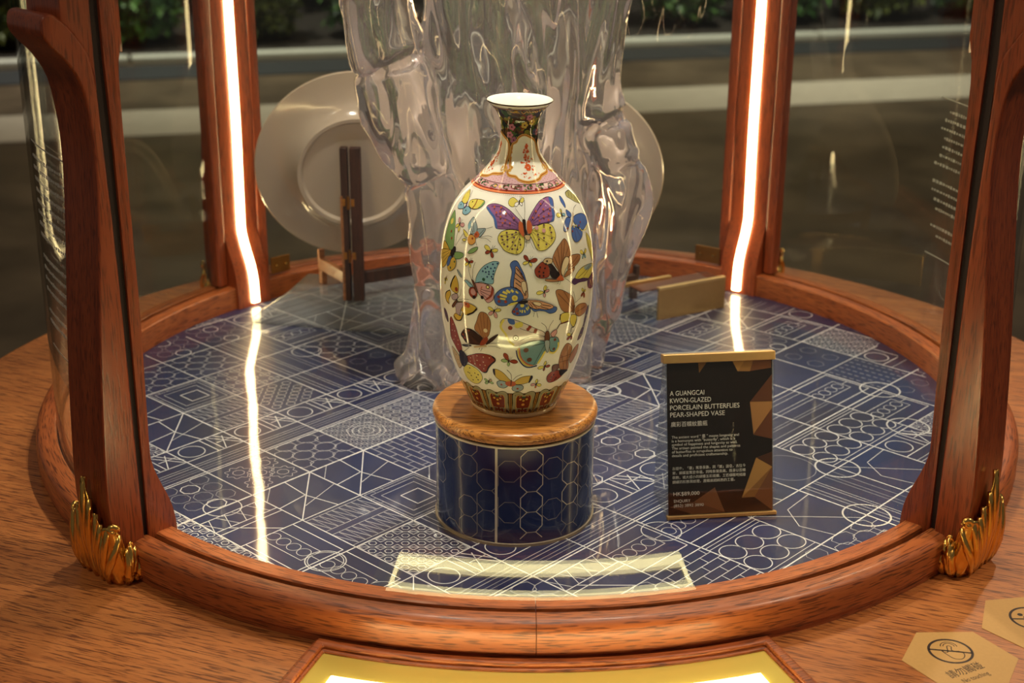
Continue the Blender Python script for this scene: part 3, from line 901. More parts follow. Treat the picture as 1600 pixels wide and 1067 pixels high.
HT = 0.80       # height of the posts
leg_prof = [(.4690, -.0064), (.4705, .02), (.4735, .06), (.4722, .106), (.4680, .174), (.4600, .263), (.4570, .31), (.4575, .341), (.4620, .3715), (.4720, .390), (.4825, .4015), (.4868, .4085),
            (.4870, .4150), (.4845, .4205), (.4780, .4215), (.4672, .4125), (.4600, .402), (.4535, .390), (.4505, .37), (.4497, .341), (.4468, .245), (.4455, .10), (.4448, -.0064)]
stile_prof = [(.4150, 0.0), (.4165, .030), (.4205, .048), (.4285, .068), (.4335, .085), (.4340, .106), (.4322, .20), (.4326, .27), (.4329, .37), (.4289, .40), (.4283, .425), (.4283, HT),
              (.4418, HT), (.4430, .42), (.4430, .387), (.4415, .327), (.4410, .23), (.4410, 0.0)]
def led_curve(off):
    return [(r - off, z) for r, z in stile_prof[:12]]
for k, ang in enumerate(POSTS):
    W2 = 0.0235
    rz = math.radians(ang)
    lp = catmull([(a, b + Z0) for a, b in leg_prof[:15]], 3, False) + catmull([(a, b + Z0) for a, b in leg_prof[15:]], 3, False)
    sp = catmull([(a, b + Z0) for a, b in stile_prof[:12]], 3, False) + [(a, b + Z0) for a, b in stile_prof[12:]]
    post = prism('post', lp, -W2, W2, MT['red_oak'], case, 0.0045)
    post.rotation_euler = (0, 0, rz)
    tag(post, 'curved red oak leg with a rounded knee')
    st = prism('inner_stile', sp, -W2 + 0.0005, W2 - 0.0005, MT['red_oak'], post, 0.0022)
    prism('dark_groove', [(.4405, Z0), (.4405, HT + Z0), (.4520, HT + Z0), (.4500, .40 + Z0), (.4455, .20 + Z0), (.4452, Z0)], -W2 + 0.003, W2 - 0.003, MT['groove'], post)
    prism('upper_block', [(.4500, .360 + Z0), (.4490, HT + Z0), (.4720, HT + Z0), (.4720, .4160 + Z0), (.4640, .4070 + Z0), (.4560, .3940 + Z0), (.4520, .380 + Z0)], -W2 + .001, W2 - .001, MT['red_oak'], post, 0.003)
    # light strip bedded in the inner face of the post
    lc_ = catmull([(a, b + Z0) for a, b in led_curve(0.0)], 4, False)
    bm = bmesh.new()
    w2 = 0.0049; prev = None
    for (r, z) in lc_:
        if z < Z0 + 0.004: z = Z0 + 0.004
        ring = [bm.verts.new(p) for p in ((r + 0.001, -w2, z), (r - 0.0028, -w2, z), (r - 0.0040, 0, z), (r - 0.0028, w2, z), (r + 0.001, w2, z))]
        if prev:
            for i in range(5): bm.faces.new((prev[i], prev[(i + 1) % 5], ring[(i + 1) % 5], ring[i]))
        else: bm.faces.new(ring)
        prev = ring
    bm.faces.new(prev[::-1])
    bmesh.ops.recalc_face_normals(bm, faces=bm.faces)
    ls = from_bm('led_strip', bm, MT['led'], post)
    tag(ls, 'glowing warm white light strip')
    # gilt acanthus mount on the foot: overlapping ribbed lobes with a curl
    LOBES = [(0.0, .0095, .080, 1.0)] + [(sg * c_, w_, h_, 0.55) for sg in (-1, 1) for c_, w_, h_ in ((.0125, .0062, .053), (.0215, .0062, .0445), (.0310, .0058, .0290), (.0390, .0054, .0185))]
    lr = np.array([a for a, b in leg_prof[:8]]); lz = np.array([b for a, b in leg_prof[:8]])
    def corner(s_, z, off):
        rz_ = float(np.interp(z, lz, lr)); wf, rc = W2 - 0.0045, 0.0045
        sg = -1 if s_ < 0 else 1; a_ = abs(s_)
        if a_ <= wf: return (rz_ + off, s_, z + Z0)
        q = (a_ - wf) / rc
        if q < PI / 2: return (rz_ - rc + (rc + off) * math.cos(q), sg * (wf + (rc + off) * math.sin(q)), z + Z0)
        return (rz_ - rc - (a_ - wf - rc * PI / 2), sg * (W2 + off), z + Z0)
    bm = bmesh.new()
    NS, NV = 130, 16
    SM = 0.0430
    rows = []
    for i in range(NS + 1):
        s_ = -SM + 2 * SM * i / NS
        best, shape = .0035, 0.0
        for c_, w_, h_, pw in LOBES:
            q = 1 - ((s_ - c_) / w_) ** 2
            if q > 0:
                if h_ * q ** (0.5 * pw + 0.15) > best: best = h_ * q ** (0.5 * pw + 0.15)
                shape = max(shape, q)
        row = []
        for j in range(NV + 1):
            v = j / NV
            z = -.0062 + (best + .0062) * v
            rib = 0.0010 * math.cos((s_ * (1 + 0.25 * v)) * 2 * PI / .0046)
            off = 0.0014 + (0.0068 * shape ** 0.7 + rib) * math.sin(PI * (0.16 + 0.74 * v)) + 0.0034 * v ** 5 * shape ** 0.5
            row.append(bm.verts.new(corner(s_, z, off)))
        rows.append(row)
    for i in range(NS):
        for j in range(NV): bm.faces.new((rows[i][j], rows[i + 1][j], rows[i + 1][j + 1], rows[i][j + 1]))
    for c_, w_, h_, pw in LOBES:      # raised veins running up every lobe
        for q in (-0.55, 0.0, 0.55):
            ht = h_ * (1 - q * q) ** (0.5 * pw + 0.15)
            P_ = [Vector(corner(c_ * (0.82 + 0.18 * v) + w_ * q * v ** 0.7, -.004 + (ht + .002) * v, 0.0028 + 0.0058 * math.sin(PI * (0.16 + 0.74 * v)))) for v in [i_ / 8 for i_ in range(9)]]
            tube_bm(bm, P_, [0.0010 + 0.0014 * math.sin(PI * min(1, 0.15 + 0.8 * i_ / 8)) for i_ in range(9)], 7)
    for sgn in (-1, 1):        # rolled volute on the second lobe
        cc = Vector(corner(sgn * .0232, .0415, .0052))
        t_ = (Vector(corner(sgn * .0250, .0415, .0052)) - Vector(corner(sgn * .0214, .0415, .0052))).normalized()
        pts = [cc + t_ * (0.0036 * (1 - q / 26) * math.cos(q * .42)) + Vector((0, 0, 0.0036 * (1 - q / 26) * math.sin(q * .42))) for q in range(20)]
        tube_bm(bm, pts, [0.0017 * (1 - q / 34) for q in range(20)], 6)
    orn = from_bm('foot_mount', bm, MT['gold'], post, True)
    so = orn.modifiers.new('s', 'SOLIDIFY'); so.thickness = 0.0010; so.offset = -1
    tag(orn, 'gilt metal acanthus leaf mount')

# curved panes of glass standing in the rail channel between the posts
GR0, GR1 = 0.4362, 0.4392
for k in range(4):
    a0, a1 = POSTS[k], (POSTS + [POSTS[0] + 360])[k + 1]
    g = 3.05
    bm = lathe_bm([(GR0, Z0 + HR - 0.0078), (GR1, Z0 + HR - 0.0078), (GR1, HT + Z0), (GR0, HT + Z0)], 48, math.radians(a0 + g), math.radians(a1 - g), True)
    p_ = from_bm('glass_pane', bm, MT['glass'], case)
    p_.data.polygons.foreach_set('use_smooth', [True] * len(p_.data.polygons))
    m = p_.modifiers.new('e', 'EDGE_SPLIT'); m.split_angle = math.radians(40)
# door stiles beside the rear posts and hinges
for (ang, nm) in ((POSTS[2] - 4.0, 0), (POSTS[2] + 4.0, 1), (POSTS[3] + 4.0, 0), (POSTS[3] - 4.0, 1)):
    s = box('door_stile', (0.4405, 0, Z0 + HR + (HT - HR) / 2), (0.016, 0.0125, HT - HR - 0.002), MT['red_oak'], case, 0.002)
    s.rotation_euler = (0, 0, math.radians(ang))
def hinge(ang, z, L):
    h = box('hinge', (0.4285, 0, z + Z0), (0.0022, L, 0.020), MT['brass'], case, 0.0006)
    h.rotation_euler = (0, 0, math.radians(ang))
    for t in (-L * 0.25, L * 0.25):
        bm = bmesh.new()
        bmesh.ops.create_cone(bm, cap_ends=True, segments=10, radius1=0.0021, radius2=0.0016, depth=0.0016, matrix=Matrix.Translation((0.4268, t, z + Z0)) @ Matrix.Rotation(-PI / 2, 4, 'Y'))
        from_bm('screw', bm, MT['gold'], h)
hinge(59.6, 0.036, 0.032); hinge(132.6, 0.036, 0.026)
# roof of the showcase, added out of view to block lobby light from above
from_bm('unseen_roof', lathe_bm([(0.0, 0.88 + Z0), (0.46, 0.88 + Z0), (0.49, HT + 0.04 + Z0), (0.49, HT + Z0), (0.42, HT + Z0), (0.42, 0.868 + Z0), (0.0, 0.868 + Z0)], 96), MT['red_oak'], case)
# etched white notices on the side panes: rules and rows of fine illegible marks
ink = plain('white_vinyl', srgb(190, 186, 176), 0.6)
def notice(a_mid, zc, rows, wid, seed):
    rng = random.Random(seed)
    bm = bmesh.new()
    R_ = GR1 + 0.0002
    def bar(a, z, L, h):
        n = max(1, int(L / 0.006)); prev = None
        for i in range(n + 1):
            aa = a + (i / n - 0.5) * L / R_
            e = [bm.verts.new((R_ * math.cos(aa), R_ * math.sin(aa), z + s_ * h / 2 + Z0)) for s_ in (-1, 1)]
            if prev: bm.faces.new((prev[0], e[0], e[1], prev[1]))
            prev = e
    am = math.radians(a_mid)
    bar(am, zc + rows * 0.0046 + 0.012, wid, 0.0012)
    bar(am, zc - rows * 0.0046 - 0.012, wid, 0.0012)
    for r in range(rows):
        if r in (rows // 2, rows - 3): continue
        x = -wid / 2; z = zc + (rows / 2 - r) * 0.0092
        end = wid / 2 * rng.uniform(0.55, 1.0)
        while x < end:
            L = rng.choice((0.0022, 0.0032, 0.0045)); bar(am + (x + L / 2) / R_, z, L, rng.choice((0.0022, 0.0032))); x += L + 0.0016
    o = from_bm('etched_notice', bm, ink, case)
    tag(o, 'rows of fine white print on the glass')
notice(213.5, 0.215, 16, 0.10, 3)
notice(12.8, 0.192, 15, 0.10, 4)

# ------------------------------------------------------------------ printed blue floor panel
def print_blue():
    t = NT('blue_print')
    b = t.n('ShaderNodeBsdfPrincipled')
    tc = t.n('ShaderNodeTexCoord'); ns = t.n('ShaderNodeTexNoise')
    ns.inputs['Scale'].default_value = 5.0; ns.inputs['Detail'].default_value = 2
    t.l(tc.outputs['Object'], ns.inputs['Vector'])
    t.l(t.ramp(ns.outputs[0], [(0.30, srgb(16, 25, 58)), (0.52, srgb(15, 36, 84)), (0.72, srgb(27, 32, 62))]), b.inputs['Base Color'])
    gloss_coat(t, b)
    t.l(b.outputs[0], t.out.inputs[0])
    return t.m
def gloss_coat(t, b):
    tc = t.n('ShaderNodeTexCoord'); ns = t.n('ShaderNodeTexNoise')
    ns.inputs['Scale'].default_value = 14.0; ns.inputs['Detail'].default_value = 1.5
    t.l(tc.outputs['Object'], ns.inputs['Vector'])
    bp = t.n('ShaderNodeBump'); bp.inputs['Strength'].default_value = 0.35; bp.inputs['Distance'].default_value = 0.0014
    t.l(ns.outputs[0], bp.inputs['Height'])
    t.l(bp.outputs[0], b.inputs['Coat Normal'])
    b.inputs['Roughness'].default_value = 0.45
    b.inputs['Coat Weight'].default_value = 1.0
    b.inputs['Coat Roughness'].default_value = 0.045
    b.inputs['Coat IOR'].default_value = 1.6
def print_line():
    t = NT('white_print_lines')
    b = t.n('ShaderNodeBsdfPrincipled')
    a = t.n('ShaderNodeAttribute', attribute_name='Ink')
    t.l(t.mix(a.outputs['Fac'], srgb(32, 48, 88), srgb(220, 222, 226)), b.inputs['Base Color'])
    gloss_coat(t, b)
    t.l(b.outputs[0], t.out.inputs[0])
    return t.m
RF = 0.4196
fp = from_bm('floor_panel', lathe_bm([(0.0, Z0 - 0.0044), (RF, Z0 - 0.0044), (RF, Z0), (0.0, Z0)], 180), print_blue(), case)
tag(fp, 'glossy navy panel printed with white geometric lines')

CELL = 0.0625
GE1 = (math.cos(math.radians(-42.3)), math.sin(math.radians(-42.3)))
GE2 = (-GE1[1], GE1[0])
def sstep(x, a, b):
    t = min(1, max(0, (x - a) / (b - a))); return t * t * (3 - 2 * t)
def g2w(u, v):
    uu = u + max(u, 0) * 0.055
    vv = v + 0.25 * sstep(v, -2, 0) * sstep(u, -0.5, 2)
    a = -0.0246 + uu * CELL; b = -0.003 + vv * CELL
    return (a * GE1[0] + b * GE2[0], a * GE1[1] + b * GE2[1])
pv, pf, pink = [], [], []
def stroke(pts, wd, ink_, closed=False, layer=0):
    """ribbon of width wd (mm) through pts given in grid units"""
    if closed: pts = list(pts) + [pts[0]]
    W = []
    for a, b in zip(pts[:-1], pts[1:]):
        n = max(1, int(math.hypot(b[0] - a[0], b[1] - a[1]) / 0.5))
        for k in range(n): W.append(g2w(a[0] + (b[0] - a[0]) * k / n, a[1] + (b[1] - a[1]) * k / n))
    W.append(g2w(*pts[-1]))
    h = wd * 0.0005
    z = Z0 + 0.00006 + 0.00003 * layer
    for a, b in zip(W[:-1], W[1:]):
        if max(math.hypot(*a), math.hypot(*b)) > RF - 0.0006: continue
        dx, dy = b[0] - a[0], b[1] - a[1]; L = math.hypot(dx, dy)
        if L < 1e-7: continue
        nx, ny = -dy / L * h, dx / L * h; ex, ey = dx / L * h * 0.6, dy / L * h * 0.6
        i = len(pv)
        pv.extend([(a[0] + nx - ex, a[1] + ny - ey, z), (a[0] - nx - ex, a[1] - ny - ey, z), (b[0] - nx + ex, b[1] - ny + ey, z), (b[0] + nx + ex, b[1] + ny + ey, z)])
        pf.append((i, i + 1, i + 2, i + 3)); pink.append(ink_)
def ell(cu, cv, ru, rv=None, n=28, a0=0, a1=2 * PI, rot=0):
    rv = rv or ru
    return [(cu + ru * math.cos(a0 + (a1 - a0) * k / n) * math.cos(rot) - rv * math.sin(a0 + (a1 - a0) * k / n) * math.sin(rot),
             cv + ru * math.cos(a0 + (a1 - a0) * k / n) * math.sin(rot) + rv * math.sin(a0 + (a1 - a0) * k / n) * math.cos(rot)) for k in range(n + 1)]
def ngon(cu, cv, r, n, ph=0.0): return [(cu + r * math.cos(ph + 2 * PI * k / n), cv + r * math.sin(ph + 2 * PI * k / n)) for k in range(n)]
F, Mi, B_ = 0.45, 0.75, 1.0        # faint, medium, bright ink
TH, ME, BO = 0.55, 0.9, 1.5        # thin, medium, bold strokes (mm)
Q = 47.7
QR = math.radians(42.3)            # rotation that makes a motif upright on the panel
def loc(i, j, x, y): return (i + x, j + y)
def m_oct(i, j):
    for a in range(-1, 5):
        for b in range(-1, 5):
            x, y = (a + 0.5 * (b % 2)) * 0.3 - 0.05, b * 0.26
            if 0.06 < x < 0.94 and 0.06 < y < 0.94:
                br = (a * 2 + b * 3) % 4 == 0
                stroke(ngon(i + x, j + y, 0.135, 8, PI / 8 + QR), ME if br else TH, B_ if br else F, True, 1 if br else 0)
def m_flower(i, j):
    for (x, y) in ((0.3, 0.3), (0.3, 0.75), (0.75, 0.3), (0.72, 0.75), (0.52, 0.52)):
        stroke([(i + x + (0.17 + 0.025 * math.cos(8 * a)) * math.cos(a), j + y + (0.17 + 0.025 * math.cos(8 * a)) * math.sin(a)) for a in [2 * PI * k / 48 for k in range(48)]], TH, Mi, True)
        stroke(ngon(i + x, j + y, 0.085, 8, PI / 8), TH, Mi, True)
def m_wave(i, j):
    for k in range(1, 5):
        stroke([(i + x / 24, j + k * 0.2 + 0.05 * math.copysign(1, math.sin(x / 24 * 2 * PI * 2.5 + k * PI))) for x in range(25)], TH, Mi)
        stroke([(i + k * 0.2 + 0.04 * math.copysign(1, math.sin(y / 24 * 2 * PI * 2.5 + k * PI)), j + y / 24) for y in range(25)], TH, Mi)
def m_lattice(i, j, n=7, ink_=B_):
    s = 1.0 / n
    for a in range(n):
        for b in range(n):
            x, y = i + (a + 0.5) * s, j + (b + 0.5) * s
            if (a + b) % 2: stroke(ngon(x, y, s * 0.36, 6, QR), TH, ink_, True)
            else:
                stroke([(x - s * 0.5, y - s * 0.5), (x + s * 0.5, y + s * 0.5)], TH, ink_)
                stroke(ngon(x, y, s * 0.5, 4, QR), TH, ink_, True)
def m_lattice_rich(i, j):
    m_lattice(i, j, 9, Mi)
    for r in (0.12, 0.22, 0.3): stroke(ngon(i + 0.5, j + 0.5, r, 8, QR), TH, B_, True, 1)
def m_gridlat(i, j):
    for k in range(1, 10):
        stroke([(i + k * 0.1, j), (i + k * 0.1, j + 1)], TH * 0.8, Mi)
        stroke([(i, j + k * 0.1), (i + 1, j + k * 0.1)], TH * 0.8, Mi)
    for a in range(5):
        for b in range(5): stroke(ngon(i + 0.1 + a * 0.2, j + 0.1 + b * 0.2, 0.06, 6, QR), TH, B_, True)
def m_chain(i, j):
    for a in range(7):
        for b in range(10):
            t = (a - 3) * 0.2; s = (b - 4.5) * 0.14
            x = 0.5 + t * math.cos(QR) - s * math.sin(QR); y = 0.5 + t * math.sin(QR) + s * math.cos(QR)
            if 0.05 < x < 0.95 and 0.05 < y < 0.95: stroke(ngon(i + x, j + y, 0.075, 6, QR + PI / 6), TH, Mi, True)
def m_star(i, j):
    for a in range(4):
        for b in range(4):
            x, y = i + 0.14 + a * 0.24, j + 0.14 + b * 0.24
            stroke(ngon(x, y, 0.09, 6, QR), TH, Mi, True)
            stroke([(x - 0.12, y), (x + 0.12, y)], TH, Mi); stroke([(x, y - 0.12), (x, y + 0.12)], TH, Mi)
def m_nested(i, j):
    for k, r in enumerate((0.16, 0.30, 0.40, 0.46)):
        c = 0.5 + (0.04 if k == 0 else 0)
        stroke([(i + c - r, j + c - r), (i + c + r, j + c - r), (i + c + r, j + c + r), (i + c - r, j + c + r)], ME if k == 0 else TH, B_ if k == 0 else Mi, True)
    for k in (0.2, 0.35): stroke([(i + k, j), (i + k, j + 0.1)], TH, F); stroke([(i, j + k), (i + 0.1, j + k)], TH, F)
def m_zig(i, j):
    for o_ in (0.06, 0.56):
        n = 9
        for k in range(n):
            x0, x1 = k / n, (k + 1) / n
            stroke([(i + o_, j + x0), (i + o_ + 0.38, j + x0)], TH, F); stroke([(i + o_, j + x0), (i + o_ + 0.38, j + x1)], TH, Mi)
        stroke([(i + o_, j), (i + o_, j + 1)], TH, Mi); stroke([(i + o_ + 0.38, j), (i + o_ + 0.38, j + 1)], TH, Mi)
def m_band(i, j):        # stripes along v in one half, circles and slanted bars in the other
    for x, w_, k_ in ((0.50, ME, B_), (0.66, TH, Mi), (0.72, TH, Mi), (0.80, TH, F), (0.86, TH, F), (0.95, ME, B_)):
        stroke([(i + x, j), (i + x, j + 1)], w_, k_)
    stroke(ell(i + 0.25, j + 0.26, 0.19), ME, B_, False, 1)
    for y in (0.56, 0.66): stroke([(i + 0.02, j + y), (i + 0.48, j + y)], ME, B_)
    stroke([(i + 0.02, j + 0.70), (i + 0.48, j + 0.98)], ME, B_); stroke([(i + 0.02, j + 0.80), (i + 0.40, j + 1.02)], ME, B_)
    stroke([(i + 0.48, j + 0.70), (i + 0.10, j + 0.90)], ME, B_); stroke([(i + 0.25, j + 0.70), (i + 0.25, j + 0.98)], ME, B_)
def m_stripes(i, j):
    for y in (0.12, 0.2, 0.34, 0.40, 0.62, 0.70, 0.84): stroke([(i, j + y), (i + 1, j + y)], TH, Mi if y < 0.5 else F)
def m_stripes_v(i, j):
    for y in (0.10, 0.2, 0.38, 0.46, 0.66, 0.72, 0.88): stroke([(i + y, j), (i + y, j + 1)], TH, Mi if y < 0.5 else F)
def m_tri(i, j):
    c = (i + 0.5, j + 0.5)
    stroke([(i, j + 1), (i + 1, j)], ME, B_); stroke([(i, j + 0.55), (i + 0.48, j + 0.5)], ME, B_); stroke([(i + 0.48, j + 0.5), (i + 0.55, j)], ME, B_)
    stroke([(i + 0.5, j + 0.5), (i + 1, j + 0.62)], ME, B_); stroke([(i + 0.5, j + 1), (i + 0.72, j + 0.3)], TH, B_)
    stroke([(i, j + 0.3), (i + 0.3, j)], TH, Mi)
def m_brick(i, j):
    for k in range(1, 8):
        y = k / 8
        stroke([(i, j + y), (i + 1, j + y)], TH, Mi)
        for a in range(3): stroke([(i + (a + 0.25 + 0.5 * (k % 2)) / 3, j + y), (i + (a + 0.25 + 0.5 * (k % 2)) / 3, j + y - 0.125)], TH, Mi)
def m_brick_v(i, j):
    for k in range(1, 7):
        y = k / 7
        stroke([(i + y, j), (i + y, j + 1)], TH, B_)
        for a in range(3): stroke([(i + y, j + (a + 0.25 + 0.5 * (k % 2)) / 3), (i + y - 1 / 7, j + (a + 0.3 + 0.5 * (k % 2)) / 3)], TH, B_)
def m_circrect(i, j):
    stroke([(i + 0.30, j + 0.0), (i + 0.30, j + 0.78), (i + 0.62, j + 0.78), (i + 0.62, j)], TH, B_)
    for k in range(4): stroke(ell(i + 0.46, j + 0.08 + k * 0.19, 0.09), TH, B_)
    stroke([(i + 0.08, j), (i + 0.08, j + 0.94), (i + 0.84, j + 0.94), (i + 0.84, j)], ME, B_)
    stroke([(i + 0.46, j + 0.78), (i + 0.46, j + 0.94)], TH, B_)
def m_circrect_u(i, j):
    stroke([(i + 0.0, j + 0.30), (i + 0.78, j + 0.30), (i + 0.78, j + 0.62), (i, j + 0.62)], TH, B_)
    for k in range(4): stroke(ell(i + 0.08 + k * 0.19, j + 0.46, 0.09), TH, B_)
    stroke([(i, j + 0.08), (i + 0.94, j + 0.08), (i + 0.94, j + 0.84), (i, j + 0.84)], ME, B_)
    stroke([(i + 0.78, j + 0.46), (i + 0.94, j + 0.46)], TH, B_); stroke(ell(i + 1.0, j + 0.5, 0.22), TH, B_)
def m_bars(i, j):
    stroke([(i + 0.18, j), (i + 0.18, j + 1)], ME, B_); stroke([(i + 0.5, j), (i + 0.5, j + 1)], ME, B_)
    for k in range(4):
        y = k * 0.25
        stroke([(i + 0.18, j + y), (i + 0.5, j + y + 0.14)], TH, B_); stroke([(i + 0.5, j + y), (i + 0.18, j + y + 0.14)], TH, B_)
    stroke([(i + 0.6, j), (i + 0.6, j + 1)], ME, B_); stroke([(i + 0.5, j + 0.2), (i + 1, j + 0.7)], ME, B_)
def m_circles(i, j):
    for a in range(2):
        for b in range(3): stroke(ell(i + 0.34 + a * 0.36, j + 0.18 + b * 0.33, 0.165), ME, B_)
    for x in (0.06, 0.12, 0.92): stroke([(i + x, j), (i + x, j + 1)], TH, B_)
def m_faint(i, j):
    stroke(ell(i + 0.5, j + 0.5, 0.40), TH, F)
def m_fainthex(i, j):
    for a in range(4):
        q = a * PI / 2 + QR
        stroke(ngon(i + 0.5 + 0.3 * math.cos(q), j + 0.5 + 0.3 * math.sin(q), 0.14, 6, q), TH, F * 0.7, True)
def m_hexline(i, j):
    stroke([(i + 0.15, j + 1), (i + 0.2, j + 0.45), (i + 0.55, j + 0.2), (i + 1, j + 0.3)], TH, B_); stroke([(i, j + 0.05), (i + 1, j + 0.9)], TH, B_)
def m_dots(i, j):
    for a in range(8):
        for b in range(6): stroke([(i + 0.06 + a * 0.12, j + 0.1 + b * 0.16), (i + 0.12 + a * 0.12, j + 0.1 + b * 0.16)], 1.6, F * 0.6)
def m_none(i, j): pass
SPEC = {(-1, -6): m_oct, (-1, -5): m_flower, (-1, -4): m_wave, (-1, -3): m_lattice_rich, (-1, -2): m_gridlat, (-1, -1): m_stripes_v,
        (-3, -4): m_zig, (-3, -3): m_chain, (-3, -2): m_stripes, (-3, -1): m_fainthex, (-3, -5): m_tri, (-4, -4): m_nested, (-4, -3): m_star, (-5, -3): m_wave, (-6, -3): m_oct, (-4, -2): m_stripes, (-5, -2): m_stripes, (-4, -5): m_tri,
        (0, -3): m_brick, (0, -4): m_tri, (0, -5): m_tri, (0, -6): m_bars, (1, -4): m_nested, (1, -5): m_zig, (1, -6): m_circrect_u, (2, -5): m_lattice, (2, -6): m_circrect_u, (2, -4): m_stripes, (2, -1): m_oct, (2, 0): m_nested, (1, 0): m_zig, (2, 1): m_tri,
        (3, -1): m_band, (3, -2): m_band, (3, -3): m_band, (3, -4): m_band, (4, -3): m_circrect, (4, -2): m_circrect, (4, -4): m_bars, (5, -2): m_circles, (5, -3): m_brick_v, (5, -1): m_hexline, (4, -1): m_tri, (4, 0): m_faint, (4, 1): m_circles, (4, 2): m_circles, (3, 1): m_stripes_v, (3, 2): m_stripes_v, (3, 0): m_circrect, (5, 0): m_stripes, (5, 1): m_hexline, (6, 0): m_stripes, (2, 4): m_fainthex, (3, 4): m_dots, (2, 3): m_none, (3, 3): m_circrect, (1, 4): m_oct, (4, 3): m_circrect, (0, 0): m_circrect, (0, 1): m_band, (1, 1): m_tri, (1, 2): m_stripes_v, (0, 2): m_band, (0, 3): m_stripes, (1, 3): m_stripes_v, (0, 4): m_circrect}
ALTS = [m_stripes, m_band, m_nested, m_wave, m_oct, m_tri, m_fainthex, m_circrect, m_stripes_v, m_lattice]
for i in range(-8, 9):
    for j in range(-8, 9):
        c = g2w(i + 0.5, j + 0.5)
        if math.hypot(*c) > 0.47: continue
        if i == -2: m_band(i, j); continue
        (SPEC.get((i, j)) or ALTS[(i * 7 + j * 13 + i * j) % len(ALTS)])(i, j)
for k in range(-9, 10):
    wd_ = 1.7 if k == 0 else (1.3 if k % 2 == 0 else 1.0)
    pts = [(k, v / 4) for v in range(-40, 41)]
    stroke(pts, wd_, B_, False, 2)
    pts = [(u / 4, k) for u in range(-40, 41)]
    stroke(pts, 1.05 if k % 2 else 1.25, B_, False, 2)
for (u, v) in ((1, 1), (5, 1), (5, 3), (4, 4), (6, 0), (-1.0, -0.6)): stroke(ell(u, v, 0.30 if u > 3 else 0.24, None, 40), 1.5, B_, False, 3)
for (u, v) in ((0.0, -5.5), (2.0, -5.5), (4.4, -2.0), (-3.7, -1.0)): stroke(ell(u, v, 0.25, None, 40), 0.9, B_, False, 3)
me = bpy.data.meshes.new('pattern_lines')
me.from_pydata(pv, [], pf)
po = link('pattern_lines', me, print_line(), fp)
at = me.attributes.new('Ink', 'FLOAT', 'FACE'); at.data.foreach_set('value', pink)
tag(po, kind='stuff')

